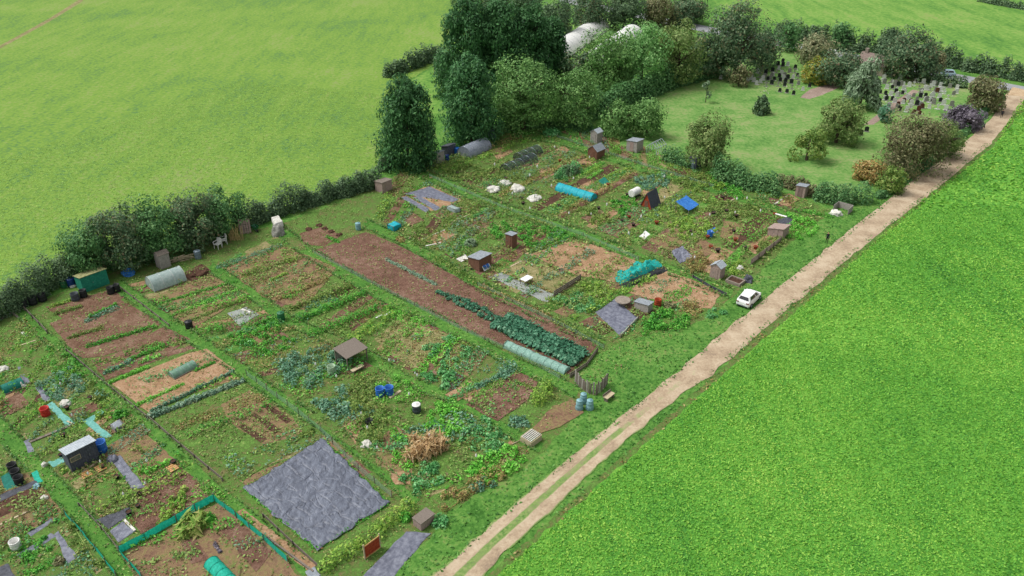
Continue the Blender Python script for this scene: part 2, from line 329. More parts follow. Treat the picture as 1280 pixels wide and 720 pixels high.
def domes(C, Rr, Hh, n, jit=.55):
    """points and normals on leafy domes; C (k,3), Rr (k,), Hh (k,), n leaves each"""
    k = len(C); v = sph(k*n); v[:, 2] = np.abs(v[:, 2])
    r = (.35+.65*rng.random(k*n)**.45)[:, None]
    P = np.repeat(C, n, 0)+v*r*np.repeat(np.stack([Rr, Rr, Hh], 1), n, 0)
    Nn = v+np.array([0, 0, .45])+rng.normal(size=v.shape)*jit
    return P, Nn
# ------------------------------------------------------------------ trees
def trunk_bm(h, r, lean=0, limbs=5, spread=1.0):
    bm = bmesh.new(); a = Vector((0, 0, -.2))
    pts = [Vector((lean*t*h*.3+mnoise.noise((t*3, r, h))*.15*h*.2, mnoise.noise((r, t*3, h))*.05*h, t*h)) for t in (0, .3, .6, .85)]
    pts[0].z = -.2
    for i in range(3): bar(bm, pts[i], pts[i+1], 2*r*(1-.27*i), 2*r*(1-.27*(i+1)), seg=8)
    for i in range(limbs):
        q = random.random()*6.28; s0 = pts[1].lerp(pts[3], random.random()*.8)
        e = s0+Vector((math.cos(q)*spread, math.sin(q)*spread, .35*h*random.random()+.4))
        bar(bm, s0, e, r*.7, r*.25, seg=5)
    return bm
def tree(px, base, top, hw, mat, label, name='tree', cat='tree', kind='round', leaf=None, dens=1.0, group=None, trunkf=.06, lobes=None, mat2=None):
    g = G(px, base); h = max(.6, zfor(px, base, top)); s = S(px, base); r = hw/s
    # the outline's top is the near-top of the crown: small correction for roundness
    root = empty(name, g, label, cat, group, rz=random.random()*6.28)
    leaf = leaf or max(.13, min(.34, 1.75/s))
    if kind == 'conifer':
        k = lobes or 46; cz = []; C = []; Q = []
        for i in range(k):
            t = (i+.5)/k; zz = h*(.04+.9*t)+(random.uniform(0, .07)*h if t > .55 else 0); rr = r*math.sqrt(max(.04, 1-(max(0, t-.3)/.72)**2))*(.72+.42*random.random()); q = i*2.4+random.random()
            C.append((math.cos(q)*rr*.72, math.sin(q)*rr*.72, zz)); Q.append(max(.26*r, .40*r*(1.15-t*.5)))
        C = np.array(C); Q = np.array(Q); n = int(dens*5.5*(r*h*4.2)/(leaf*leaf)/k)
        v = sph(k*n); rad = (.6+.62*rng.random(k*n)**.9)[:, None]
        sc = np.stack([Q, Q, Q*1.45], 1)
        P = np.repeat(C, n, 0)+v*rad*np.repeat(sc, n, 0)
        Nn = v*.9+rng.normal(size=v.shape)*.45+np.array([0, 0, .25])
        keep = np.array([mnoise.noise((p[0]*2.4/r, p[1]*2.4/r, p[2]*2.2/r+px)) + .5*mnoise.noise((p[0]*7/r, p[1]*7/r, p[2]*5/r)) for p in P]) > -.3
        P, Nn = P[keep], Nn[keep]; P[:, 2] = np.maximum(P[:, 2], .1)
        leaves('crown', P, Nn, leaf, mat, root, asp=2.0, up=(0, 0, 1))
        obj('trunk', trunk_bm(h*.95, max(.12, r*.07), limbs=6, spread=r*.5), 'bark', root)
        return root
    th = h*trunkf; ch = h-th; c0 = np.array([0, 0, th+ch*.5])
    k = lobes or int(16+r*3.2); v = sph(k); v[:, 2] = v[:, 2]*.95+.08
    v[:, :2] *= (np.where(v[:, 2] < 0, np.maximum(1, .82/np.maximum(.25, np.linalg.norm(v[:, :2], axis=1))), 1))[:, None]
    C = c0+v*np.array([r*.68, r*.68, ch*.37])*(.5+.66*rng.random((k, 1)))
    C[:, 2] -= ch*.04; Q = (r*(.2+.28*rng.random(k)))
    if kind == 'round' and dens > .6:
        a_ = rng.random(8)*6.28; C = np.concatenate([C, np.stack([np.cos(a_)*r*.55, np.sin(a_)*r*.55, np.full(8, th+ch*.13)+rng.random(8)*ch*.06], 1)]); Q = np.concatenate([Q, r*(.3+.14*rng.random(8))]); k += 8
    Qz = np.minimum(Q*1.05, ch*.32)
    n = int(dens*4.3*(4*math.pi*r*max(r, ch*.5))/(leaf*leaf)/k*.55)
    n = max(12, n)
    w = sph(k*n); rad = (.55+.5*rng.random(k*n)**.5)[:, None]
    P = np.repeat(C, n, 0)+w*rad*np.repeat(np.stack([Q, Q, Qz], 1), n, 0)
    ext = (P-c0); Nn = w*.8+ext/np.linalg.norm(ext, axis=1, keepdims=True)*.45+rng.normal(size=w.shape)*.5+np.array([0, 0, .2])
    P[:, 2] = np.maximum(P[:, 2], .08)
    keep = np.array([mnoise.noise((p[0]*2.6/r, p[1]*2.6/r, p[2]*2.6/r+px)) + .5*mnoise.noise((p[0]*7/r, p[1]*7/r, p[2]*7/r)) for p in P]) > -.26
    P, Nn, w, ext = P[keep], Nn[keep], w[keep], ext[keep]
    if kind == 'weeping': P[:, 2] -= (np.linalg.norm(ext[:, :2], axis=1)/r)**2*ch*.18; P[:, 2] = np.maximum(P[:, 2], .1)
    leaves('crown', P, Nn, leaf, mat, root, asp=1.45 if kind != 'weeping' else 2.6, up=(0, 0, 1) if kind == 'weeping' else None)
    obj('trunk', trunk_bm(th+ch*.75, max(.07, r*.075), limbs=max(4, int(k*.35)), spread=r*.6), 'bark', root)
    return root
def hedge(pts, wpx, hpx, mat, label, name='hedge', cat='hedge', leaf=None, dens=1.0, lump=.35, group=None):
    """leafy hedge along a px polyline: width and height given in px"""
    W = [G(*p) for p in pts]; C = []; Q = []; Z = []
    s0 = np.mean([S(*p) for p in pts]); w = wpx/s0; h = hpx/(s0*.88); leaf = leaf or max(.13, min(.32, 1.7/s0))
    root = W[0].copy()
    for a, b in zip(W, W[1:]):
        L = (b-a).length; n = max(2, int(L/(w*.38)))
        for i in range(n):
            p = a.lerp(b, (i+random.random()*.6)/n); f = 1+lump*(mnoise.noise((p.x*.35, p.y*.35, 3))*1.6+random.uniform(-.3, .3))
            C.append((p.x+random.uniform(-.15, .15)*w, p.y+random.uniform(-.15, .15)*w, 0)); Q.append(w*.5*random.uniform(.85, 1.2)); Z.append(max(.2, h*f))
    C = np.array(C); Q = np.array(Q); Z = np.array(Z)
    n = int(dens*2.2*(2*math.pi*w*.5*max(w*.5, h))/(leaf*leaf)*.5)
    P, Nn = domes(C, Q, Z, max(14, n))
    P -= np.array(root)
    o = leaves(name, P, Nn, leaf, mat); o.location = root
    return tag(o, label, cat, group)
# ------------------------------------------------------------------ crops
def row(p0, p1, wpx, h, mat, label, name='vegetable_row', cat='vegetable row', leaf=.2, n=26, gap=.75, group=None, up=None, lump=.3, asp=1.5):
    leaf *= .68; n = int(n*2.0); a, b = G(*p0), G(*p1); s = S(*p0); r = wpx/s*.5; L = (b-a).length; k = max(2, int(L/(r*gap*1.6)))
    C = np.array([tuple(a.lerp(b, (i+.5)/k)+Vector((random.uniform(-.15, .15)*r, random.uniform(-.15, .15)*r, 0))) for i in range(k)])
    f = 1+lump*rng.uniform(-1, 1, k)
    P, Nn = domes(C, np.full(k, r)*f, np.full(k, h)*f, n); P -= np.array(a)
    o = leaves(name, P, Nn, leaf, mat, up=up, asp=asp, bridge_strips=True); o.location = a
    return tag(o, label, cat, group)
def patch(px, mat, label, name='vegetable_patch', cat='vegetable patch', r=(.3, .6), h=(.25, .6), cover=1.3, leaf=.2, n=24, up=None, asp=1.5, group=None, kind=None):
    leaf *= .66; n = int(n*2.2); cover = max(1.05, cover*1.15); h = (h[0]*1.15, h[1]*1.3); poly = wpoly(px); A = area(poly); k = max(3, int(cover*A/(math.pi*((r[0]+r[1])/2)**2)))
    q = sample(poly, k); k = len(q); C = np.concatenate([q, np.zeros((k, 1))], 1)
    Rr = rng.uniform(r[0], r[1], k); P, Nn = domes(C, Rr, rng.uniform(h[0], h[1], k), n)
    o0 = np.array([q[:, 0].mean(), q[:, 1].mean(), 0]); P -= o0
    o = leaves(name, P, Nn, leaf, mat, up=up, asp=asp, bridge_strips=True); o.location = o0
    return tag(o, label, cat, group, kind)
def bush(px, py, rpx, hpx, mat, label, name='bush', cat='bush', leaf=None, n=420, group=None, k=9):
    g = G(px, py); s = S(px, py); r = rpx/s; h = hpx/(s*.87); leaf = leaf or max(.13, 2.2/s)
    q = rng.normal(size=(k, 2)); q = q/np.linalg.norm(q, axis=1, keepdims=True)*rng.random((k, 1))**.5*r*.62
    C = np.concatenate([q, np.zeros((k, 1))], 1); P, Nn = domes(C, np.full(k, r*.5), h*(.65+.4*rng.random(k)), max(20, n//k))
    o = leaves(name, P, Nn, leaf, mat); o.location = g
    return tag(o, label, cat, group)
SCAT = {}
def scatter(px, mat, dens, size=.16, h=.12, thr=None, flat=.6):
    """adds low leaves to a shared stuff object"""
    if size < .24 and mat != 'grass': size *= .66; dens *= 1.9
    poly = wpoly(px); n = int(area(poly)*dens); q = sample(poly, n)
    if thr is not None:
        f = fnoise(q, .55, 2.0)+.5*fnoise(q, 1.7, 5.0); q = q[f > thr]
    n = len(q)
    if n: SCAT.setdefault(mat, []).append((np.concatenate([q, rng.random((n, 1))*h+.02], 1), rng.normal(size=(n, 3))*(.22 if mat == 'pastleaf' else flat)+np.array([0, 0, 1]), np.full(n, size)))
# ------------------------------------------------------------------ small built things
def beam(p0, p1, w, h, mat, label, name='plank', cat='plank', z=0.02, group=None):
    a, b = G(*p0), G(*p1); c = (a+b)/2; bm = bmesh.new()
    d = b-a; L = d.length
    box(bm, (0, 0, h/2+z), (L, w, h))
    o = obj(name, bm, mat, bev=min(w, h)*.12); o.location = c; o.rotation_euler = (0, 0, math.atan2(d.y, d.x)); return tag(o, label, cat, group)
EXCL = []
def cloth(px4, mat, label, name='weed_sheet', cat='ground sheet', wr=.05, n=36, z=.05, seams=0, sc=1.3):
    """wrinkled sheet stretched between four px corners"""
    c = [G(*p) for p in px4]; o0 = sum(c, Vector())/4; bm = bmesh.new(); V = []; EXCL.append([tuple(p[:2]) for p in c])
    for i in range(n+1):
        rowv = []
        for j in range(n+1):
            u, v = i/n, j/n; p = c[0]*(1-u)*(1-v)+c[1]*u*(1-v)+c[2]*u*v+c[3]*(1-u)*v-o0
            w = wr*(abs(mnoise.noise((p.x*sc, p.y*sc*.5, 1)))+.6*abs(mnoise.noise((p.x*sc*.4, p.y*sc*2.6, 4)))+.25*mnoise.noise((p.x*5, p.y*5, 2)))
            if seams:
                fold = lambda q, k, w_: max(0, 1-abs(((q*k+.16*mnoise.noise((u*2.4, v*2.4, k))) % 1)-.5)/w_)
                w = .13+.035*mnoise.noise((u*5, v*5, 3))+.025*abs(mnoise.noise((u*9, v*40, 6)))-.15*fold(v, seams, .022)*(.5+.5*abs(mnoise.noise((u*3, v*9, 2))))-.12*fold(u+.12*v, 4, .016)-.05*max(0, 1-abs(mnoise.noise((u*7+v*3, v*6-u*4, 4)))*9)+.10*max(0, mnoise.noise((u*2.2, v*2.2, 12)))
            e = min(u, v, 1-u, 1-v); p = p+Vector((mnoise.noise((p.x, p.y, 7)), mnoise.noise((p.x, p.y, 8)), 0))*(.12 if not seams else .35)
            rowv.append(bm.verts.new((p.x, p.y, z*(1 if e > .001 else .3)+max(0, w))))
        V.append(rowv)
    for i in range(n):
        for j in range(n): bm.faces.new((V[i][j], V[i+1][j], V[i+1][j+1], V[i][j+1]))
    o = obj(name, bm, mat, smooth=True); o.location = o0
    if o.data.polygons[0].normal.z < 0: o.data.flip_normals()
    return tag(o, label, cat)
def shed(px, py, LB, DA, H, wall, roof, label, kind='pent', door='x', window=None, name='garden_shed', cat='shed', rz=None, slope=.3, doormat=None, over=.1):
    root = empty(name, G(px, py), label, cat, rz=RZ if rz is None else rz)
    x, y = DA/2, LB/2
    bm = bmesh.new(); zl, zr = H, H
    if kind == 'pent': zl = H-slope                          # -x (back) side lower
    vb = [bm.verts.new(v) for v in ((-x, -y, -.05), (x, -y, -.05), (x, y, -.05), (-x, y, -.05))]
    vt = [bm.verts.new(v) for v in ((-x, -y, zl), (x, -y, zr), (x, y, zr), (-x, y, zl))]
    bm.faces.new(vb[::-1])
    if kind == 'gable':
        r0, r1 = bm.verts.new((0, -y, H+slope)), bm.verts.new((0, y, H+slope))
        bm.faces.new((vb[0], vb[1], vt[1], r0, vt[0])); bm.faces.new((vb[2], vb[3], vt[3], r1, vt[2]))
        bm.faces.new((vb[1], vb[2], vt[2], vt[1])); bm.faces.new((vb[3], vb[0], vt[0], vt[3]))
        bm.faces.new((vt[0], r0, r1, vt[3])); bm.faces.new((r0, vt[1], vt[2], r1))
    else:
        for i in range(4): bm.faces.new((vb[i], vb[(i+1) % 4], vt[(i+1) % 4], vt[i]))
        bm.faces.new(vt)
    obj('wall', bm, wall, root)
    bm = bmesh.new()
    def slab(a, b, yy, t=.05):
        a, b = Vector(a), Vector(b); d = (b-a).normalized(); nrm = Vector((-d.z, 0, d.x))
        if nrm.z < 0: nrm = -nrm
        p = [a+nrm*.01, b+nrm*.01, b+nrm*t, a+nrm*t]
        f = [bm.verts.new((q.x, -yy, q.z)) for q in p]; k = [bm.verts.new((q.x, yy, q.z)) for q in p]
        bm.faces.new(f); bm.faces.new(k[::-1])
        for i in range(4): bm.faces.new((f[i], k[i], k[(i+1) % 4], f[(i+1) % 4]))
    if kind == 'gable':
        g = slope/x*over
        slab((-x-over, 0, H-g), (-.02, 0, H+slope), y+over); slab((.02, 0, H+slope), (x+over, 0, H-g), y+over)
    else:
        g = (zr-zl)/(2*x)*over; slab((-x-over, 0, zl-g), (x+over, 0, zr+g), y+over)
    obj('roof', bm, roof, root)
    dw, dh = .75, min(1.75, H*.86)
    def panel(nm, face, c, w, h, z0, mat, t=.04, parent=root):
        bm = bmesh.new()
        if face == 'x': box(bm, (x+t/2-.004, c, z0+h/2), (t, w, h))
        else: box(bm, (c, -y-t/2+.004, z0+h/2), (w, t, h))
        return obj(nm, bm, mat, parent)
    if door:
        span = LB if door == 'x' else DA; dw = min(dw, span*.55); c = span*.5-dw*.5-.12 if window else 0
        d = panel('door', door, c if door == 'x' else c, dw, dh, .05, doormat or wall)
        panel('handle', door, c-dw*.36, .05, .14, dh*.55, 'metal', t=.09, parent=d)
    if window:
        span = LB if window == 'x' else DA; ww = min(.8, span*.34); c = -span*.5+ww*.5+.18
        f = panel('window', window, c, ww+.1, .5, H*.52, 'cream', t=.05); panel('pane', window, c, ww, .4, H*.52+.05, 'glass', t=.064, parent=f)
    return root
def barrel(px, py, r, h, mat, label, name='barrel', cat='barrel', lid=None, open_=False, group=None, cone=1.0):
    root = empty(name, G(px, py), label, cat, group)
    bm = bmesh.new(); rt = r*cone
    prof = [(r*.93, 0), (r, h*.06), (r*1.0+(rt-r)*.3, h*.3), (r*1.03+(rt-r)*.33, h*.33), (r*1.0+(rt-r)*.36, h*.36), (r+(rt-r)*.66, h*.66), (r*1.03+(rt-r)*.69, h*.69), (r+(rt-r)*.72, h*.72), (rt, h*.95), (rt*.96, h)]
    if open_: prof += [(rt*.88, h), (rt*.86, h*.45)]
    lathe(bm, prof); obj('body', bm, mat, root, smooth=True)
    bm = bmesh.new()
    if open_:
        lathe(bm, [(rt*1.04, h-.05), (rt*1.06, h-.02), (rt*1.04, h+.012), (rt*.93, h+.012), (rt*.93, h-.05)], cap=False); obj('rim', bm, mat, root, smooth=True)
    else:
        lathe(bm, [(rt*1.03, h-.04), (rt*1.05, h+.01), (rt*.9, h+.045), (rt*.2, h+.06), (rt*.18, h+.09), (rt*.05, h+.09)]); obj('lid', bm, lid or mat, root, smooth=True)
    return root
def tunnel(p0, p1, r, mat, label, name='polytunnel', cat='polytunnel', hoops=5, hoopmat='metal', z0=0, group=None, hz=1.0, ends=True, base='timber', seg=14, wob=.0):
    """hooped tunnel from p0 to p1 (px of the axis ends on the ground)"""
    a, b = G(*p0), G(*p1); d = b-a; L = d.length
    root = empty(name, (a+b)/2, label, cat, group, rz=math.atan2(d.y, d.x))
    def ring(x, rr):
        return [(x, rr*math.cos(math.pi*i/seg), max(0, z0+rr*hz*math.sin(math.pi*i/seg))) for i in range(seg+1)]
    bm = bmesh.new(); k = max(6, int(L/.5)); prev = None
    for j in range(k+1):
        sg = 1-wob*(.5+.5*math.cos(2*math.pi*j*hoops/k)) if wob else 1
        v = [bm.verts.new((p[0], p[1]*1, p[2]*sg+(mnoise.noise((p[0]*2, p[1]*2, 1))*wob*.5 if p[2] > .05 else 0))) for p in ring(-L/2+L*j/k, r)]
        if prev:
            for i in range(seg): bm.faces.new((prev[i], prev[i+1], v[i+1], v[i]))
        prev = v
    obj('cover', bm, mat, root, smooth=True)
    if ends:
        for sx in (-1, 1):
            bm = bmesh.new(); bm.faces.new([bm.verts.new((sx*(L/2-.02), p[1]*.985, p[2]*.985)) for p in ring(0, r)]); obj('end_panel', bm, mat, root)
    for j in range(hoops+1):
        bm = bmesh.new(); q = ring(-L/2+L*j/hoops, r*1.015)
        for i in range(seg): bar(bm, q[i], q[i+1], .035, seg=5)
        obj('hoop', bm, hoopmat, root)
    if base:
        for sy in (-1, 1):
            bm = bmesh.new(); box(bm, (0, sy*(r+.04), .07), (L, .05, .16)); obj('base_rail', bm, base, root)
    return root
def netfence(pts, h, mat, label, name='net_fence', cat='fence', posts=2.0, postmat='timber', sag=.12, group=None, rail=None, thick=.0):
    W = [G(*p) for p in pts]; root = empty(name, W[0], label, cat, group); o0 = W[0]
    bm = bmesh.new(); prev = None; P = []; acc = 0.0
    for a, b in zip(W, W[1:]):
        L = (b-a).length; k = max(1, int(L/.5))
        for j in range(k+(1 if b is W[-1] else 0)):
            p = a.lerp(b, j/k)-o0; off = Vector((mnoise.noise((p.x, p.y, 1)), mnoise.noise((p.x, p.y, 2)), 0))*.1
            z = h*(1-sag*abs(mnoise.noise((p.x*.8, p.y*.8, 5)))*2)
            v = [bm.verts.new(p+off*.3+Vector((0, 0, .0))), bm.verts.new(p+off*.8+Vector((0, 0, z*.5))), bm.verts.new(p+off+Vector((0, 0, z)))]
            if prev: bm.faces.new((prev[0], v[0], v[1], prev[1])); bm.faces.new((prev[1], v[1], v[2], prev[2]))
            prev = v
    obj('netting', bm, mat, root, smooth=True)
    tot = 0
    for a, b in zip(W, W[1:]):
        L = (b-a).length; k = max(1, int(round(L/posts)))
        for j in range(k+(1 if b is W[-1] else 0)):
            p = a.lerp(b, j/k)-o0; bm = bmesh.new(); bar(bm, p+Vector((0, 0, -.1)), p+Vector((random.uniform(-.04, .04), random.uniform(-.04, .04), h*1.12)), .06); obj('post', bm, postmat, root)
    return root
def pile(px, py, rpx, hpx, mat, label, name='heap', cat='heap', rough=.35, seed=1, el=1.0):
    g = G(px, py); s = S(px, py); r = rpx/s; h = hpx/(s*.87); bm = bmesh.new()
    bmesh.ops.create_icosphere(bm, subdivisions=4, radius=1)
    for v in bm.verts:
        q = v.co*1.0; d = 1+rough*(mnoise.noise(q*1.7+Vector((seed, 0, 0)))+.5*mnoise.noise(q*4.1+Vector((0, seed, 0))))
        v.co = Vector((q.x*r*el*d, q.y*r*d, max(0, q.z)*h*d))
    o = obj(name, bm, mat, smooth=True); o.location = g; o.rotation_euler = (0, 0, RZ+math.pi/2); return tag(o, label, cat)
# ================================================================== THE SETTING
def flat(name, x0, y0, x1, y1, z, mat):
    bm = bmesh.new(); bm.faces.new([bm.verts.new(v) for v in ((x0, y0, z), (x1, y0, z), (x1, y1, z), (x0, y1, z))])
    return tag(obj(name, bm, mat), kind='structure')
flat('ground', -2500, -400, 2500, 3500, 0, 'verge')
A_line = lambda p: p
# fields
gsheet('pasture', [(-900, 720), (-600, 560), (-200, 440), (0, 372), (100, 335), (200, 300), (340, 268), (478, 205), (486, 118), (556, 72), (600, 18), (640, -30), (700, -75), (200, -120), (-900, -120)], .012, 'pasture', jit=.4, step=3)
gsheet('meadow', [(936, 26), (1000, 34), (1060, 56), (1110, 58), (1180, 72), (1290, 97), (1500, 140), (2300, 260), (2300, -90), (1400, -110), (760, -80), (800, -30), (880, -4)], .012, 'meadow', jit=.5, step=4)
gsheet('lawn', [(770, 190), (800, 130), (840, 92), (900, 66), (960, 60), (1040, 60), (1110, 78), (1172, 92), (1262, 112), (1236, 150), (1190, 182), (1110, 250), (1050, 258), (985, 240), (925, 222), (880, 214), (820, 196)], .012, 'lawn', jit=.2, step=2)
gsheet('crop_field', [(1294, 122), (1268, 149), (1241, 182), (1100, 296), (962, 414), (880, 486), (822, 538), (716, 632), (616, 722), (480, 860), (1200, 1000), (2400, 800), (2400, 330), (1700, 190), (1420, 140)], .012, 'crop', jit=.25, step=1.5)
gsheet('grass_strip', [(1282, 122), (1262, 149), (1236, 182), (1098, 292), (950, 414), (872, 488), (812, 540), (706, 634), (606, 722), (470, 860), (484, 860), (620, 722), (720, 632), (826, 538), (884, 486), (966, 414), (1104, 296), (1243, 182), (1270, 149), (1296, 122)], .016, 'weedgreen', jit=.2, step=1)
# farm track: u across, v along, two ruts and a grassy middle in the near half
def track():
    Lf = [(1258, 119), (1240, 148), (1205, 179), (1140, 226), (1060, 290), (985, 350), (905, 415), (858, 455), (812, 492), (745, 545), (690, 590), (640, 632), (590, 676), (540, 722), (470, 790), (380, 880)]
    Rt = [(1284, 121), (1264, 148), (1238, 180), (1172, 236), (1094, 296), (1026, 352), (952, 414), (900, 460), (838, 504), (777, 556), (727, 602), (688, 640), (643, 681), (603, 722), (536, 790), (446, 880)]
    m, nt, n, l = newmat('track_surface')
    uv = N(nt, 'ShaderNodeUVMap'); sx = N(nt, 'ShaderNodeSeparateXYZ'); l.new(uv.outputs[0], sx.inputs[0])
    tc = N(nt, 'ShaderNodeTexCoord')
    a = N(nt, 'ShaderNodeTexNoise', Scale=3.2, Detail=8, Roughness=.7); l.new(tc.outputs['Object'], a.inputs[0])
    b = N(nt, 'ShaderNodeTexNoise', Scale=.45, Detail=4); l.new(tc.outputs['Object'], b.inputs[0])
    # ridge = 1 in the middle and at the edges
    cr = ramp(nt, [(0.95,)*3+(1,), (.35,)*3+(1,), (0,)*3+(1,), (.0,)*3+(1,), (.66,)*3+(1,), (.66,)*3+(1,), (0,)*3+(1,), (0,)*3+(1,), (.3,)*3+(1,), (.95,)*3+(1,)], [0, .06, .15, .34, .41, .59, .66, .86, .94, 1]); l.new(sx.outputs[0], cr.inputs[0])
    vr = ramp(nt, [(0,)*3+(1,), (.12,)*3+(1,), (.9,)*3+(1,), (1,)*3+(1,)], [0, .42, .62, 1]); l.new(sx.outputs[1], vr.inputs[0])
    mu = N(nt, 'ShaderNodeMath', operation='MULTIPLY'); l.new(cr.outputs[0], mu.inputs[0]); l.new(vr.outputs[0], mu.inputs[1])
    ad = N(nt, 'ShaderNodeMath', operation='ADD'); l.new(mu.outputs[0], ad.inputs[0]); l.new(a.outputs[0], ad.inputs[1])
    ad2 = N(nt, 'ShaderNodeMath', operation='ADD'); l.new(ad.outputs[0], ad2.inputs[0]); l.new(b.outputs[0], ad2.inputs[1])
    th = ramp(nt, [(0,)*3+(1,), (1,)*3+(1,)], [.60, .74])
    sc = N(nt, 'ShaderNodeMath', operation='MULTIPLY'); sc.inputs[1].default_value = .45; l.new(ad2.outputs[0], sc.inputs[0]); l.new(sc.outputs[0], th.inputs[0])
    gc = ramp(nt, [alb('#847260'), alb('#b29c80'), alb('#c8b498'), alb('#d8c8ae')], [.3, .45, .56, .72]); 
    mxn = N(nt, 'ShaderNodeMix'); mxn.inputs[0].default_value = .5; l.new(a.outputs[0], mxn.inputs[2]); l.new(b.outputs[0], mxn.inputs[3]); l.new(mxn.outputs[0], gc.inputs[0])
    gg = ramp(nt, [alb('#4c7a30'), alb('#78984c'), alb('#9aa468')], [.35, .5, .65]); l.new(a.outputs[0], gg.inputs[0])
    mc = N(nt, 'ShaderNodeMix'); mc.data_type = 'RGBA'; l.new(th.outputs[0], mc.inputs[0]); l.new(gc.outputs[0], mc.inputs[6]); l.new(gg.outputs[0], mc.inputs[7])
    bs = N(nt, 'ShaderNodeBsdfPrincipled', Roughness=.95); l.new(mc.outputs[2], bs.inputs['Base Color'])
    bp = N(nt, 'ShaderNodeBump', Strength=1, Distance=.05); l.new(ad2.outputs[0], bp.inputs['Height']); l.new(bp.outputs[0], bs.inputs['Normal'])
    o = N(nt, 'ShaderNodeOutputMaterial'); l.new(bs.outputs[0], o.inputs[0])
    M['track'] = m
    bm = bmesh.new(); ul = bm.loops.layers.uv.new('UVMap'); rows = []
    dense = []
    for i in range(len(Lf)-1):
        k = 10
        for j in range(k):
            t = j/k; dense.append((G(*Lf[i]).lerp(G(*Lf[i+1]), t), G(*Rt[i]).lerp(G(*Rt[i+1]), t)))
    nr = len(dense)
    for i, (p, q) in enumerate(dense):
        r = []
        for j in range(13):
            u = j/12; x = p.lerp(q, u)
            if j in (0, 12): x = x+Vector((mnoise.noise((x.x*.6, x.y*.6, 3)), mnoise.noise((x.x*.6, x.y*.6, 6)), 0))*.35
            z = .022+.02*(1-abs(2*u-1))-.025*(math.exp(-((u-.25)/.1)**2)+math.exp(-((u-.75)/.1)**2))*(1 if i > nr*.4 else .3)
            r.append((bm.verts.new((x.x, x.y, max(.02, z+.02))), u, i/nr))
        rows.append(r)
    for a_, b_ in zip(rows, rows[1:]):
        for j in range(12):
            f = bm.faces.new((a_[j][0], b_[j][0], b_[j+1][0], a_[j+1][0]))
            for lp, (vv, u, v) in zip(f.loops, (a_[j], b_[j], b_[j+1], a_[j+1])): lp[ul].uv = (u, v)
    tag(obj('track', bm, m), kind='structure')
track()
# road beyond the cemetery, its junction with the track
def strip(name, ptsL, ptsR, z, mat):
    poly = [tuple(G(*p)[:2]) for p in ptsL]+[tuple(G(*p)[:2]) for p in ptsR[::-1]]
    return sheet(name, poly, z, mat, jit=.05, step=2)
strip('road', [(700, -4), (880, 32), (1060, 66), (1172, 88), (1280, 108), (1500, 148)], [(700, 2), (880, 40), (1060, 74), (1172, 96), (1280, 117), (1500, 158)], .02, 'asphalt')
gsheet('track_entrance', [(1266, 109), (1290, 114), (1286, 124), (1254, 122)], .03, 'gravel', jit=.05)
# a step of kerb stones along the near edge of the road
gsheet('footpath', [(100, -6), (98, 0), (60, 24), (0, 57), (-120, 128), (-120, 134), (0, 61), (62, 27), (103, 2), (106, -6)], .024, 'straw', jit=.1)
# cemetery paths
gsheet('path', [(1141, 112), (1149, 114), (1122, 134), (1092, 156), (1080, 156), (1110, 133)], .024, 'plaster', jit=.05)
gsheet('path', [(1000, 122), (1012, 112), (1040, 104), (1052, 108), (1030, 118), (1012, 124)], .024, 'plaster', jit=.1)
# paddock beside the conifers
gsheet('paddock', [(486, 118), (556, 76), (566, 120), (540, 150), (490, 150)], .016, 'meadow', jit=.2)
# yard behind the tall trees where the white tunnels stand
gsheet('yard', [(690, 78), (708, 30), (760, 22), (800, 60), (740, 90)], .016, 'meadow', jit=.2)
# ------------------------------------------------------------------ allotment ground
gsheet('allotment_ground', [(-260, 470), (0, 400), (100, 356), (200, 318), (345, 282), (420, 255), (478, 226), (540, 206), (640, 165), (770, 176), (860, 205), (1000, 246), (1040, 262), (1000, 300), (905, 384), (760, 486), (660, 580), (545, 662), (470, 740), (300, 920), (-300, 920)], .008, 'weedgreen', jit=.3, step=1.2)
PATHS = [  # mown grass paths between the plots, px centre line and width
    ([(345, 284), (384, 316), (410, 331), (491, 377), (540, 398), (597, 428), (639, 453), (690, 474), (722, 492)], 15),
    ([(262, 334), (300, 357), (360, 401), (461, 446), (506, 475), (560, 497), (648, 546), (676, 560)], 14),
    ([(146, 356), (212, 405), (255, 432), (309, 469), (360, 506), (429, 547), (480, 590), (520, 630)], 16),
    ([(22, 386), (52, 417), (98, 456), (150, 508), (206, 552), (255, 600), (330, 662), (385, 715)], 15),
    ([(-20, 515), (37, 576), (92, 634), (122, 670), (155, 720), (190, 770)], 24),
    ([(455, 279), (500, 300), (540, 322), (600, 358), (672, 394), (755, 432)], 12),
    ([(500, 205), (537, 221), (635, 263), (729, 294), (798, 323), (915, 368)], 13),
    ([(640, 166), (697, 176), (770, 200), (810, 213), (907, 241), (1000, 272)], 9)]
for pts, w in PATHS:
    Lp, Rp = [], []
    for i, p in enumerate(pts):
        a = Vector(pts[max(0, i-1)]); b = Vector(pts[min(len(pts)-1, i+1)]); d = (b-a).normalized(); nn = Vector((-d.y, d.x))*w*.5
        Lp.append((p[0]+nn.x, p[1]+nn.y)); Rp.append((p[0]-nn.x, p[1]-nn.y))
    gsheet('grass_path', Lp+Rp[::-1], .02, 'path', jit=.12, step=.7)
    scatter(Lp+Rp[::-1], 'grass', 7, .1, .06)
    for E_, sg in ((Lp, 1), (Rp, -1)):
        In = [(a[0]*.78+c[0]*.22, a[1]*.78+c[1]*.22) for a, c in zip(E_, pts)]; Out = [(a[0]*1.12-c[0]*.12, a[1]*1.12-c[1]*.12) for a, c in zip(E_, pts)]
        scatter(In+Out[::-1], 'fringe', 34, .2, .4, -.3)
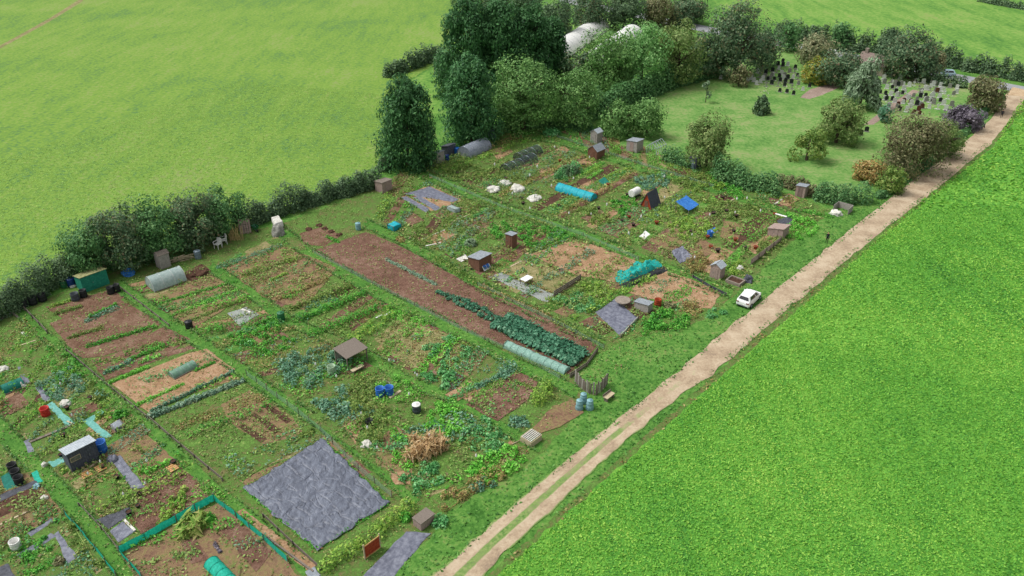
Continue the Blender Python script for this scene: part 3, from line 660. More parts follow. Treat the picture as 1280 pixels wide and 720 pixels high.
# verge of mown grass between the plots and the track
VERGE = [(915, 372), (990, 302), (1052, 262), (1100, 238), (1205, 178), (1140, 226), (1060, 290), (985, 350), (905, 415), (858, 455), (812, 492), (745, 545), (690, 590), (640, 632), (590, 676), (540, 722), (482, 722), (545, 664), (560, 640), (660, 582), (690, 556), (735, 500), (720, 462), (770, 430), (880, 400)]
gsheet('verge', VERGE, .018, 'verge', jit=.2, step=1); scatter(VERGE, 'grass', 7, .15, .12)
soil_n = 0
def soil(px, mat='soil', z=.03, jit=.1, clods=0, step=.6):
    global soil_n; soil_n += 1
    return gsheet('bare_soil', px, z+.004*(soil_n % 11), mat, jit=jit, step=step, seed=soil_n)
def mixed(px, mat='soilweed', dens=6, leaf='weeds', size=.2, h=.25, thr=-.05):
    soil(px, mat); scatter(px, leaf, dens, size, h, thr)
# ---- column with the big bare plot
soil([(391, 314), (458, 290), (498, 307), (537, 327), (592, 358), (650, 384), (691, 400), (747, 432), (711, 468), (690, 462), (629, 432), (584, 414), (540, 392), (457, 349)], 'soil')
soil([(374, 292), (402, 284), (428, 294), (406, 308), (380, 306)], 'soilpink')
mixed([(330, 300), (372, 296), (384, 312), (352, 318)], 'weedgreen')
# ---- column beyond it
soil([(501, 246), (537, 232), (578, 251), (538, 265)], 'soildry')
soil([(556, 270), (592, 254), (603, 258), (572, 274)], 'soilpink')
soil([(500, 270), (515, 265), (530, 276), (512, 283)], 'soilpink')
soil([(527, 300), (556, 288), (570, 293), (546, 307)], 'soildry')
soil([(578, 278), (600, 268), (628, 284), (604, 296)], 'soilpink')
gsheet('lawn', [(550, 312), (582, 292), (598, 300), (566, 322)], .024, 'verge', jit=.1)
gsheet('lawn', [(610, 336), (628, 322), (646, 330), (626, 342)], .024, 'verge', jit=.1)
mixed([(625, 340), (650, 325), (730, 350), (700, 368), (650, 352)], 'straw', 5, 'weedsdry')
soil([(656, 317), (716, 302), (745, 307), (794, 326), (800, 340), (768, 353), (723, 345)], 'soildry')
soil([(800, 352), (828, 337), (866, 350), (902, 366), (889, 386), (852, 384), (785, 366)], 'soildry')
gsheet('shingle_bed', [(610, 346), (630, 340), (692, 368), (684, 378)], .03, 'greybed', jit=.15)
gsheet('shingle_bed', [(655, 345), (676, 340), (712, 358), (696, 368)], .032, 'greybed', jit=.15)
mixed([(700, 372), (728, 348), (770, 368), (742, 392), (720, 388)], 'weedgreen', 8)
# ---- far column
mixed([(600, 230), (640, 214), (700, 240), (660, 262)], 'weedgreen', 6)
soil([(612, 188), (632, 182), (642, 190), (622, 200)], 'soildry')
soil([(716, 238), (738, 226), (758, 236), (738, 248)], 'soildry')
soil([(672, 212), (686, 208), (694, 218), (680, 224)], 'soildry')
soil([(893, 246), (904, 241), (918, 248), (904, 256)], 'soildark')
soil([(968, 254), (986, 242), (1000, 250), (984, 258)], 'soildry')
soil([(762, 292), (792, 276), (800, 280), (772, 298)], 'soilpink')
soil([(726, 272), (750, 262), (756, 268), (736, 280)], 'soilpink')
soil([(868, 272), (888, 262), (896, 268), (876, 280)], 'soilpink')
soil([(905, 276), (932, 280), (920, 306), (900, 296)], 'soilweed')
soil([(930, 308), (962, 292), (972, 300), (944, 318)], 'soildry')
mixed([(810, 300), (850, 285), (900, 310), (870, 330)], 'soilweed', 6)
# ---- furthest strip
soil([(755, 178), (766, 176), (782, 186), (770, 189)], 'soilpink'); soil([(768, 192), (780, 188), (792, 195), (780, 199)], 'soilpink')
soil([(700, 165), (720, 160), (738, 168), (728, 174)], 'soilweed'); soil([(690, 190), (704, 182), (712, 188), (700, 196)], 'soildry')
# ---- plots nearer the camera, third column
soil([(228, 342), (252, 330), (268, 344), (240, 354)], 'soildark'); mixed([(190, 372), (262, 344), (312, 368), (240, 412)], 'soilweed', 8)
soil([(284, 392), (308, 384), (324, 394), (300, 408)], 'greybed')
soil([(300, 424), (330, 412), (342, 420), (312, 436)], 'soilweed'); soil([(326, 420), (352, 412), (364, 424), (338, 436)], 'soilpink')
mixed([(330, 440), (430, 400), (460, 440), (380, 500)], 'weedgreen', 8)
mixed([(380, 520), (470, 470), (560, 500), (640, 548), (600, 600), (520, 620), (440, 560)], 'weedgreen', 8)
soil([(470, 556), (492, 532), (524, 546), (516, 580), (492, 592), (470, 580)], 'soilweed'); soil([(486, 592), (516, 586), (512, 606), (494, 606)], 'soildry')
soil([(428, 532), (446, 510), (456, 520), (444, 556)], 'soildry')
# ---- fourth column
mixed([(272, 330), (350, 305), (420, 335), (380, 388), (330, 372)], 'soilweed', 7, 'weedsdry')
soil([(468, 424), (508, 402), (560, 418), (580, 436), (520, 462), (490, 446)], 'straw'); scatter([(468, 424), (508, 402), (560, 418), (580, 436), (520, 462), (490, 446)], 'weedsdry', 7, .2, .2)
soil([(582, 506), (645, 466), (672, 478), (660, 500), (622, 527)], 'soil')
soil([(664, 538), (690, 508), (716, 500), (730, 516), (700, 534), (676, 542)], 'soilweed')
soil([(556, 494), (576, 484), (590, 492), (572, 502)], 'soildry')
# ---- second column
soil([(56, 384), (140, 362), (156, 372), (84, 402)], 'soilpink'); soil([(62, 404), (150, 374), (202, 404), (168, 432), (128, 446), (100, 448)], 'soilpink')
soil([(118, 456), (206, 408), (238, 424), (200, 450), (132, 476)], 'soilpink')
soil([(140, 480), (236, 442), (258, 436), (294, 462), (188, 518)], 'soildry')
soil([(188, 528), (304, 478), (402, 540), (402, 550), (340, 578), (304, 602)], 'weedgreen'); 
soil([(276, 506), (312, 488), (366, 522), (380, 545), (330, 556), (290, 530)], 'soilweed')
for q in ([(328, 508), (334, 505), (366, 526), (358, 530)], [(314, 520), (320, 517), (352, 538), (344, 543)], [(298, 534), (305, 531), (334, 549), (326, 554)]): soil(q, 'soildark', z=.05, jit=.05)
# ---- first column
mixed([(0, 412), (30, 400), (110, 470), (60, 486), (0, 455)], 'weedgreen', 9)
soil([(-4, 505), (24, 491), (40, 505), (12, 519)], 'soilpink'); soil([(84, 516), (118, 501), (128, 510), (92, 526)], 'soilpink')
soil([(130, 536), (142, 528), (152, 536), (140, 543)], 'soilpink'); soil([(128, 570), (180, 540), (198, 554), (156, 576)], 'soilweed')
mixed([(156, 577), (198, 556), (226, 582), (180, 600)], 'soilweed', 9); soil([(180, 604), (228, 588), (262, 622), (176, 668), (160, 640)], 'soil')
mixed([(110, 600), (160, 590), (176, 640), (124, 650)], 'weedgreen', 10)
mixed([(20, 512), (56, 500), (84, 532), (36, 556)], 'weedgreen', 9); mixed([(40, 560), (100, 536), (132, 548), (62, 582)], 'weedgreen', 8)
soil([(150, 694), (275, 628), (292, 640), (360, 702), (380, 730), (176, 730)], 'soilweed'); 
for q in ([(226, 680), (244, 672), (262, 700), (240, 706)], [(276, 664), (292, 650), (340, 690), (320, 716)], [(190, 706), (214, 694), (226, 720), (196, 724)]): soil(q, 'soil', z=.05)
soil([(296, 640), (304, 636), (396, 706), (386, 716)], 'soildry')
# ---- column at the left edge
mixed([(-20, 600), (40, 590), (78, 640), (60, 660), (-20, 700)], 'soilweed', 9); soil([(-10, 632), (44, 608), (58, 622), (-10, 652)], 'soildark')
mixed([(-10, 690), (62, 650), (100, 690), (130, 730), (-10, 740)], 'weedgreen', 10)

# ---- rows of small beds filling every plot column
def along(pts, t):
    W = [G(*p) for p in pts]; Ls = [(b-a).length for a, b in zip(W, W[1:])]; d = t*sum(Ls)
    for (a, b), L in zip(zip(W, W[1:]), Ls):
        if d <= L: return a.lerp(b, d/L)
        d -= L
    return W[-1]
frnd = random.Random(5)
def fill(U, Lo, w0=.9, w1=2.4, skip=.2):
    tot = sum((G(*b)-G(*a)).length for a, b in zip(U, U[1:])); d = .5; i = 0
    while d < tot-1:
        wd = frnd.uniform(w0, w1); t0, t1 = d/tot, min(1, (d+wd)/tot); d += wd+frnd.uniform(.15, .7); i += 1
        if frnd.random() < skip: continue
        cuts = [.07, .93] if frnd.random() < .55 else [.07, frnd.uniform(.35, .65), .93]
        for u0, u1 in zip(cuts, cuts[1:]):
            a0, a1, b0, b1 = along(U, t0), along(U, t1), along(Lo, t0), along(Lo, t1)
            q = [a0.lerp(b0, u0+.01), a0.lerp(b0, u1-.02), a1.lerp(b1, u1-.02), a1.lerp(b1, u0+.01)]
            px = [proj(p) for p in q]
            mt = frnd.choice(['soilweed', 'weedgreen', 'weedgreen', 'weedgreen', 'soil', 'soilpink', 'verge', 'verge', 'straw', 'soildark', 'soildry'])
            global soil_n
            soil_n += 1; gsheet('bare_soil', px, .012+.0011*(soil_n % 11), mt, jit=.12, step=.6, seed=soil_n)
            for _ in range(frnd.choice([0, 1, 1, 2, 2]) if mt not in ('weedgreen', 'verge') else 2):
                lf_ = frnd.choice(['weeds', 'weeds', 'veg', 'vegmint', 'vegolive', 'weedsdry', 'vegbright', 'vegyellow', 'vegblue'])
                scatter(px, lf_, frnd.uniform(9, 26), frnd.uniform(.16, .23), frnd.choice([.15, .2, .3, .5, .8]), frnd.uniform(-.5, .15))
pa = [(350, 290), (384, 316), (491, 377), (540, 398), (597, 428), (690, 474), (722, 492)]
pb = [(262, 334), (300, 357), (360, 401), (461, 446), (560, 497), (648, 546), (672, 560)]
pc = [(146, 356), (212, 405), (309, 469), (360, 506), (429, 547), (480, 590), (520, 630)]
pd = [(32, 387), (84, 439), (131, 479), (184, 522), (227, 558), (279, 601), (330, 645), (385, 700)]
pe = [(-40, 500), (0, 535), (37, 572), (92, 628), (150, 700), (168, 724)]
fill(pa, pb); fill(pb, pc); fill(pc[1:], pd[1:]); fill(pd, pe, .8, 2)
fill([(500, 208), (537, 222), (635, 264), (729, 295), (798, 324), (905, 366)], [(462, 278), (500, 298), (540, 320), (600, 357), (672, 393), (755, 432)], .9, 2.6)
fill([(640, 168), (697, 177), (770, 201), (810, 214), (907, 242), (1000, 272)], [(520, 212), (537, 220), (635, 261), (729, 292), (798, 321), (912, 364)], .9, 2.8)
fill([(610, 168), (660, 162), (720, 160), (780, 172), (880, 208), (985, 246)], [(640, 167), (697, 175), (770, 198), (810, 211), (907, 239), (1000, 268)], 1.2, 3)
fill([(-60, 560), (37, 588), (86, 640), (140, 715)], [(-160, 640), (-100, 690), (0, 740), (60, 780)], .8, 2)
# ================================================================== TREES AND HEDGES
T = tree
# evergreens in the corner behind the allotments
T(512, 206, 104, 37, 'conifer', 'round dark evergreen standing alone nearest the paddock gap', 'evergreen_tree', 'tree', 'conifer', group='dark evergreens behind the sheds')
T(590, 177, 80, 33, 'conifer2', 'upright evergreen beside the grey hooped greenhouse, left of broad tree', 'evergreen_tree', 'tree', 'conifer', group='dark evergreens behind the sheds')
T(586, 118, 6, 37, 'conifer', 'tallest dark evergreen at the left end of the evergreen block', 'evergreen_tree', 'tree', 'conifer', group='dark evergreens behind the sheds')
T(626, 116, 8, 36, 'conifer', 'middle dark evergreen of the block above the paddock', 'evergreen_tree', 'tree', 'conifer', group='dark evergreens behind the sheds')
T(660, 112, 14, 32, 'conifer', 'evergreen second from the white tunnels in the block', 'evergreen_tree', 'tree', 'conifer', group='dark evergreens behind the sheds')
T(686, 104, 28, 27, 'conifer', 'shorter dark evergreen beside the white growing tunnels', 'evergreen_tree', 'tree', 'conifer', group='dark evergreens behind the sheds')
T(555, 100, 55, 14, 'broaddark', 'small ragged thorn tree at the end of the paddock hedge', 'thorn_tree')
T(654, 162, 70, 50, 'broad', 'broad mid green tree below the evergreen block', 'broadleaf_tree')
T(718, 160, 84, 36, 'broad', 'green tree between broad tree and pale ash trees', 'broadleaf_tree')
T(724, 112, 62, 26, 'broaddark', 'dark green tree hiding the near end of the white tunnels', 'broadleaf_tree')
T(757, 118, 30, 42, 'broad', 'full green ash at left of the pale tree row', 'ash_tree', group='pale green trees along the cemetery side')
T(800, 112, 19, 38, 'broadlight', 'lightest green ash in the middle of the pale tree row', 'ash_tree', group='pale green trees along the cemetery side')
T(845, 106, 15, 34, 'broadolive', 'olive green ash at right of the pale tree row', 'ash_tree', group='pale green trees along the cemetery side')
T(772, 169, 128, 28, 'broad', 'low rounded green tree behind the grey roofed shed', 'broadleaf_tree')
T(808, 170, 118, 24, 'broad', 'small green tree on the lawn edge next to the round tree', 'broadleaf_tree')
T(918, 96, -4, 44, 'broaddark', 'largest dark green tree, russet tinged, above the left graves', 'broadleaf_tree')
T(880, 96, 30, 26, 'broaddark', 'dark tree on the left flank of the largest russet tinged tree', 'broadleaf_tree')
T(950, 84, 30, 26, 'broaddark', 'dark tree on the right flank of the largest russet tinged tree', 'broadleaf_tree')
BK = 'dark trees in the far row along the road'
for (x, b, t, h, m, lb) in ((585, 6, -24, 24, 'hedge', 'dull green tree at the far corner of the pasture'), (622, 14, -20, 24, 'broaddark', 'dark tree behind the tallest evergreen'), (660, 22, -18, 26, 'hedge', 'grey green tree in the far row above the middle evergreen'), (697, 52, -8, 24, 'hedge', 'greyish tree just left of the white tunnels'), (735, 40, -14, 28, 'broaddark', 'dark tree just behind the white tunnels'), (780, 36, -14, 28, 'hedge', 'brown green tree behind the full green ash'), (822, 34, -8, 26, 'brownish', 'brownish tree behind the lightest ash'), (858, 30, -4, 30, 'broaddark', 'dark rounded tree left of the largest tree, at the meadow corner')):
    T(x, b, t, h, m, lb, 'broadleaf_tree', group=BK)
T(984, 64, 24, 18, 'hedgegreen', 'green thorn tree between the largest tree and the pale tree', 'thorn_tree')
T(1050, 62, 24, 18, 'hedgegreen', 'green thorn tree behind the pale tree by the road', 'thorn_tree')
T(1016, 78, 42, 27, 'pale', 'pale fawn tree above the yellow one in the cemetery', 'pale_tree')
T(1018, 104, 70, 20, 'yellow', 'small yellow and orange tree in the cemetery', 'autumn_tree')
T(1046, 106, 64, 32, 'broaddark', 'dark green tree right of the small yellow one', 'broadleaf_tree')
T(1074, 136, 68, 26, 'silver', 'grey green weeping birch among the graves', 'birch_tree', kind='weeping')
T(1044, 178, 122, 33, 'broadolive', 'rounded olive tree with orange tips at lawn edge', 'broadleaf_tree')
T(1008, 200, 158, 27, 'vegolive', 'thin light green young tree on the cemetery lawn', 'young_tree', kind='round', dens=.5, lobes=12)
T(1130, 214, 144, 46, 'brownish', 'big brown tinged tree beside the gravel track', 'broadleaf_tree')
T(1172, 196, 150, 32, 'broadolive', 'yellow green tree between the brown tinged and purple ones', 'broadleaf_tree')
T(1134, 98, 36, 40, 'broaddark', 'dark spreading tree by the cemetery lodge', 'broadleaf_tree')
T(1110, 62, 36, 18, 'hedge', 'dark hedgerow tree behind the lodge roof', 'hedgerow_tree')
T(1170, 92, 64, 12, 'brownish', 'small russet tree at the right side of the dark spreading tree', 'autumn_tree')
T(1228, 138, 94, 28, 'brownish', 'brown olive tree at the mouth of the gravel track', 'broadleaf_tree')
T(1203, 160, 132, 27, 'purple', 'purple leaved plum beside the gravel track', 'plum_tree')
T(951, 142, 122, 10, 'hedge', 'tiny dark conifer alone on the cemetery lawn', 'young_conifer', kind='conifer', lobes=18)
T(882, 128, 96, 8, 'silver', 'thin bare sapling on the left of the cemetery lawn', 'sapling', dens=.35, lobes=6)
T(923, 108, 78, 14, 'brownish', 'small rusty brown tree under the largest dark tree', 'autumn_tree', dens=.7)
T(1104, 152, 128, 10, 'vegblue', 'small blue green shrub tree beside the cemetery path', 'shrub')
T(881, 208, 138, 33, 'broadolive', 'round green tree at the front left of the cemetery lawn', 'broadleaf_tree')
T(1086, 226, 203, 22, 'orange', 'orange tinted shrub beside the compost bay', 'shrub')
T(1110, 240, 206, 20, 'vegolive', 'green shrub right of the orange one by the track', 'shrub')
hedge([(893, 222), (930, 234), (974, 246)], 20, 24, 'hedgegreen', 'dark green hedge in front of the cemetery lawn')
hedge([(975, 232), (1000, 238), (1020, 246)], 16, 18, 'brownish', 'low brown hedge behind the grey timber shed')
hedge([(1022, 250), (1050, 254), (1080, 250)], 24, 26, 'hedgegreen', 'rounded green hedge behind the compost bay')
hedge([(1096, 248), (1146, 216), (1184, 186), (1216, 158), (1234, 138), (1250, 121)], 12, 8, 'hedgegreen', 'low rough hedge along the left side of the gravel track')
hedge([(830, 200), (850, 206), (866, 208)], 18, 16, 'hedgegreen', 'hedge beside the greenhouse frame')
# roadside hedges
hedge([(970, 46), (1010, 52), (1060, 64), (1110, 70)], 14, 22, 'hedge', 'dark roadside hedge behind the lodge')
hedge([(1112, 66), (1170, 80), (1230, 93), (1300, 106), (1500, 142)], 14, 22, 'hedge', 'long dark hedge between the road and the big meadow')
hedge([(1166, 105), (1185, 107), (1206, 110)], 13, 16, 'hedge', 'clipped dark hedge at the road edge of the graves')
hedge([(1225, 2), (1290, 14), (1420, 40)], 10, 8, 'hedge', 'far hedge across the top of the meadow')
hedge([(486, 96), (510, 88), (548, 72)], 16, 18, 'hedge', 'thorn hedge between the pasture and the paddock')
# hedge along the pasture side
hedge([(-60, 428), (-10, 398), (40, 372), (95, 344)], 34, 34, 'hedge', 'thick grey green hedge behind the black compost bins')
PT = 'trees in the hedge behind the left sheds'
for (x, b, t, h, m, lb) in ((118, 342, 268, 36, 'hedgegreen', 'hedgerow tree behind the mossy roofed green shed'), (158, 332, 252, 40, 'broaddark', 'hedgerow tree right of the mossy roofed green shed'), (204, 318, 244, 40, 'hedgegreen', 'hedgerow tree behind the tall grey shed'), (246, 305, 236, 38, 'broaddark', 'hedgerow tree behind the stacked firewood'), (284, 291, 232, 34, 'hedgegreen', 'hedgerow tree behind the white chairs')):
    T(x, b, t, h, m, lb, 'hedgerow_tree', group=PT, trunkf=.02)
hedge([(300, 284), (350, 268), (410, 250), (474, 230)], 24, 26, 'hedge', 'hedge running from the leaning boards to the evergreens')
hedge([(480, 214), (486, 200), (498, 208)], 14, 14, 'hedge', 'rough hedge at the foot of the lone evergreen')
hedge([(735, 150), (790, 128), (850, 106), (900, 92)], 22, 26, 'hedgegreen', 'dense dark undergrowth below the pale tree row')
hedge([(604, 168), (650, 160), (700, 158), (740, 166)], 16, 12, 'hedgegreen', 'undergrowth below the trees behind the far plots')
# ================================================================== CEMETERY
def headstone_proto(kind, mat, base):
    root = empty('headstone', (0, 0, 0), 'headstone', 'gravestone'); bm = bmesh.new(); w, t = .36, .07
    if kind == 'cross':
        box(bm, (0, 0, .62), (.16, .12, 1.0)); box(bm, (0, 0, .82), (.6, .121, .16))
    else:
        p = [(-w, .14), (w, .14), (w, .8)]; k = 10
        if kind == 'round': p += [(w*math.cos(math.pi*i/k), .8+.26*math.sin(math.pi*i/k)) for i in range(1, k)]
        else: p += [(w*.8, .92), (0, 1.02), (-w*.8, .92)]
        p += [(-w, .8)]
        f = [bm.verts.new((x, -t, z)) for x, z in p]; b = [bm.verts.new((x, t, z)) for x, z in p]
        bm.faces.new(f); bm.faces.new(b[::-1])
        for i in range(len(p)): bm.faces.new((f[i], b[i], b[(i+1) % len(p)], f[(i+1) % len(p)]))
    obj('tablet', bm, mat, root); bm = bmesh.new(); box(bm, (0, 0, .07), (.95, .34, .15)); obj('plinth', bm, base, root, bev=.015)
    return root
LD = [(830, 185), (885, 150), (885, 195), (695, 250), (770, 255), (715, 350), (855, 365), (790, 350), (915, 375), (905, 420), (980, 390), (760, 400), (850, 485), (930, 495), (1005, 515), (1185, 430), (1050, 310), (845, 320), (1025, 220), (690, 290), (940, 340)]
LP = [(185, 335), (540, 315), (775, 300), (625, 320), (590, 400), (420, 355), (1115, 325), (1055, 345), (1110, 465), (905, 310), (940, 190), (985, 450), (635, 380), (740, 345), (525, 345), (815, 270), (870, 290), (680, 320)]
RP = [(410, 125), (470, 130), (585, 160), (780, 195), (975, 230), (1035, 240), (1225, 265), (450, 240), (625, 280), (865, 280), (820, 315), (1080, 325), (550, 355), (735, 360), (950, 355), (915, 425), (490, 200), (620, 230), (1215, 320), (920, 290), (1040, 290), (400, 165), (530, 225), (740, 230), (930, 250), (880, 410), (700, 480), (650, 530), (960, 440), (1010, 300)]
RP += [(random.Random(3).uniform(400, 1180), 0)][:0]+[(390+((i*137) % 800), 190+((i*89) % 330)) for i in range(46) if abs((390+((i*137) % 800))-700)+abs(190+((i*89) % 330)-330) > 60]
LP += [(600, 270), (650, 250), (840, 230), (960, 265), (1000, 330), (700, 420), (660, 350), (760, 310), (890, 340), (830, 420), (560, 370), (1060, 400), (490, 360), (1020, 270)]
RD = [(360, 320), (420, 330), (425, 370), (535, 315), (610, 330), (495, 400), (560, 240), (350, 420), (810, 370), (1025, 355), (1035, 415), (575, 515), (770, 455), (495, 265), (685, 235), (430, 400), (940, 410), (350, 470), (870, 360)]
RR = [(685, 385), (625, 420), (700, 435), (560, 465), (735, 550), (790, 520), (830, 490), (800, 560), (1000, 310)]
def place(pts, ox, oy, mats, label, group, kinds=('round', 'shoulder', 'round')):
    pr = {}
    for i, (x, y) in enumerate(pts):
        kd = kinds[i % len(kinds)]; mt = mats[i % len(mats)]
        if (kd, mt) not in pr: o = pr[(kd, mt)] = headstone_proto(kd, mt, 'greystone' if mt != 'marble' else 'marble')
        else: o = copy_tree(pr[(kd, mt)])
        o.location = G(ox+x/9, oy+y/9+1.5); o.rotation_euler = (0, 0, RZ+math.pi*.5+random.uniform(-.15, .15)-1.2); f = random.uniform(.85, 1.15); o.scale = (f, f, f)
        o['label'] = label; o['group'] = group
place(LD, 880, 60, ['granite'], 'black headstone in the left block of graves, left of the yellow tree', 'black headstones in the left block')
place(LP, 880, 60, ['marble', 'greystone'], 'pale stone headstone in the left block of graves, left of the yellow tree', 'pale headstones in the left block', ('round', 'shoulder', 'round', 'cross'))
place(RP, 1060, 80, ['marble', 'greystone', 'marble'], 'pale stone headstone in the right block of graves beyond the weeping birch', 'pale headstones in the right block', ('shoulder', 'round', 'round', 'cross'))
place(RD, 1060, 80, ['granite'], 'black headstone in the right block of graves beyond the weeping birch', 'black headstones in the right block')
place(RR, 1060, 80, ['redstone'], 'red brown headstone in the right block of graves near the path', 'red brown headstones in the right block')
place([(135, 430), (205, 390)], 1060, 120, ['granite'], 'black headstone alone on grass between olive tree and brown tinged tree', 'two black headstones near the lawn')
fl = []
for _ in range(170):
    x, y = random.choice([(random.uniform(1095, 1200), random.uniform(98, 150)), (random.uniform(945, 1010), random.uniform(84, 118))]); fl.append(tuple(G(x, y)))
fl = np.array(fl); P, Nn = domes(fl, np.full(len(fl), .22), np.full(len(fl), .3), 7); o = leaves('grave_flowers', P, Nn, .18, 'flower'); tag(o, 'small pale flowers and ornaments laid among the graves', 'flowers', kind='stuff')
# lodge with a stone slate roof, mostly behind trees
root = empty('lodge', G(1092, 90), 'small stone cemetery lodge with brown slate roof between trees', 'building', rz=RZ-.12)
bm = bmesh.new(); L, D, H, Rf = 3.4, 2.6, 2.3, 1.7
v = [bm.verts.new(q) for q in ((-L, -D, 0), (L, -D, 0), (L, D, 0), (-L, D, 0), (-L, -D, H), (L, -D, H), (L, D, H), (-L, D, H), (-L, 0, H+Rf), (L, 0, H+Rf))]
for f in ((0, 1, 5, 4), (2, 3, 7, 6), (1, 2, 6, 9, 5), (3, 0, 4, 8, 7), (4, 5, 9, 8), (6, 7, 8, 9), (3, 2, 1, 0)): bm.faces.new([v[i] for i in f])
obj('wall', bm, 'stone', root)
bm = bmesh.new()
for sgn in (-1, 1):
    e = [Vector((-L-.3, sgn*(D+.35), H-.2)), Vector((L+.3, sgn*(D+.35), H-.2)), Vector((L+.3, 0, H+Rf+.05)), Vector((-L-.3, 0, H+Rf+.05))]
    a = [bm.verts.new(q+Vector((0, 0, .02))) for q in e]; b = [bm.verts.new(q+Vector((0, 0, .16))) for q in e]
    bm.faces.new(a); bm.faces.new(b)
    for i in range(4): bm.faces.new((a[i], a[(i+1) % 4], b[(i+1) % 4], b[i]))
rf = obj('roof', bm, 'tile', root)
bm = bmesh.new(); box(bm, (-2.6, 0, H+Rf+.5), (.7, .7, 1.1)); obj('chimney', bm, 'stone', rf)
bm = bmesh.new(); box(bm, (0, -D-.02, 1.05), (1.2, .08, 2.1)); dr = obj('door', bm, 'dark', root)
for x in (-2.4, 2.4):
    bm = bmesh.new(); box(bm, (x, -D-.02, 1.5), (1.0, .08, 1.1)); wn = obj('window', bm, 'cream', root); bm = bmesh.new(); box(bm, (x, -D-.03, 1.5), (.8, .08, .9)); obj('pane', bm, 'glass', wn)
# white growing tunnels behind the trees
tunnel((690, 74), (748, 36), 3.3, 'white', 'long white growing tunnel showing between evergreen and full ash', 'polytunnel', 'polytunnel', 9, group='white growing tunnels')
tunnel((738, 84), (790, 46), 3.3, 'white', 'white growing tunnel hidden behind the full green ash', 'polytunnel', 'polytunnel', 9, group='white growing tunnels')
# ================================================================== CARS
def car(px, py, rz, paint, label, name='parked_car', sc=1.0):
    root = empty(name, G(px, py), label, 'car', rz=rz); root.scale = (sc, sc, sc)
    # x across, +y to the front
    bm = bmesh.new(); prev = None; first = None
    secs = [(-1.92, .36, .74, .70), (-1.86, .26, .90, .80), (-1.6, .22, .97, .86), (-.9, .2, .98, .88), (.3, .2, .96, .88), (1.0, .2, .94, .87), (1.55, .22, .84, .84), (1.84, .27, .70, .74), (1.92, .36, .56, .62)]
    for y, zb, zt, hw in secs:
        prof = [(-hw*.9, zb), (hw*.9, zb), (hw, zb+.16), (hw*1.0, zt-.22), (hw*.94, zt-.05), (hw*.82, zt), (-hw*.82, zt), (-hw*.94, zt-.05), (-hw, zt-.22), (-hw, zb+.16)]
        v = [bm.verts.new((x, y, z)) for x, z in prof]
        if prev:
            for i in range(10): bm.faces.new((prev[i], prev[(i+1) % 10], v[(i+1) % 10], v[i]))
        else: bm.faces.new(v[::-1])
        prev = v
    bm.faces.new(prev)
    cb = [(-.80, -1.72, .95), (.80, -1.72, .95), (.82, .1, .95), (.80, 1.12, .93), (-.80, 1.12, .93), (-.82, .1, .95)]
    ct = [(-.56, -1.42, 1.44), (.56, -1.42, 1.44), (.62, -.3, 1.5), (.58, .34, 1.46), (-.58, .34, 1.46), (-.62, -.3, 1.5)]
    vb = [bm.verts.new(q) for q in cb]; vt = [bm.verts.new(q) for q in ct]
    for i in range(6): bm.faces.new((vb[i], vb[(i+1) % 6], vt[(i+1) % 6], vt[i]))
    bm.faces.new(vt)
    obj('body', bm, paint, root, bev=.03)
    def pane(nm, a, b, c, d, u0, u1, w0, w1, mat='carglass'):
        a, b, c, d = map(Vector, (a, b, c, d)); nrm = (b-a).cross(d-a).normalized()
        mid = (a+b+c+d)/4
        if nrm.dot(mid-Vector((0, -.2, 1.0))) < 0: nrm = -nrm
        def q(u, w): return (a.lerp(b, u)).lerp(d.lerp(c, u), w)+nrm*.018
        bm = bmesh.new(); f = [bm.verts.new(q(u, w)) for u, w in ((u0, w0), (u1, w0), (u1, w1), (u0, w1))]; k = [bm.verts.new(x.co-nrm*.03) for x in f]
        bm.faces.new(f); bm.faces.new(k)
        for i in range(4): bm.faces.new((f[i], f[(i+1) % 4], k[(i+1) % 4], k[i]))
        return obj(nm, bm, mat, root)
    pane('rear_window', cb[0], cb[1], ct[1], ct[0], .08, .92, .14, .86); pane('windscreen', cb[3], cb[4], ct[4], ct[3], .06, .94, .08, .92)
    for i, j in ((1, 2), (2, 3), (5, 0), (4, 5)):
        u = (.2, .95) if i in (1,) else ((.05, .8) if i == 5 else ((.05, .72) if i == 2 else (.28, .95)))
        pane('side_window', cb[i], cb[j], ct[j], ct[i], u[0], u[1], .12, .86)
    for sx in (-1, 1):
        for y in (-1.22, 1.2):
            t = bmesh.new(); bmesh.ops.create_cone(t, cap_ends=True, segments=20, radius1=.31, radius2=.31, depth=.2, matrix=Matrix.Translation((sx*.82, y, .31)) @ Matrix.Rotation(math.pi/2, 4, 'Y')); wh = obj('wheel', t, 'tyre', root, bev=.02)
            t = bmesh.new(); bmesh.ops.create_cone(t, cap_ends=True, segments=16, radius1=.19, radius2=.16, depth=.05, matrix=Matrix.Translation((sx*.925, y, .31)) @ Matrix.Rotation(sx*math.pi/2, 4, 'Y')); obj('rim', t, 'metal', wh)
        t = bmesh.new(); box(t, (sx*.62, -1.9, .76), (.34, .1, .13)); obj('tail_light', t, 'tail', root, bev=.02)
        t = bmesh.new(); box(t, (sx*.56, 1.87, .6), (.3, .1, .12)); obj('headlight', t, 'lens', root, bev=.02)
        t = bmesh.new(); box(t, (sx*.97, .72, 1.0), (.16, .1, .12)); obj('wing_mirror', t, paint, root, bev=.02)
    t = bmesh.new(); box(t, (0, -1.925, .52), (.5, .03, .11)); obj('number_plate', t, 'white', root)
    t = bmesh.new(); box(t, (0, -1.9, .33), (1.3, .08, .12)); obj('bumper', t, 'darkgrey', root, bev=.02)
    return root
car(935.5, 377, -R(39), 'carwhite', 'small white hatchback parked on the grass beside the gravel track')
car(1036, 70, R(75), 'carwhite', 'white car partly hidden behind the pale fawn tree', sc=1.05)
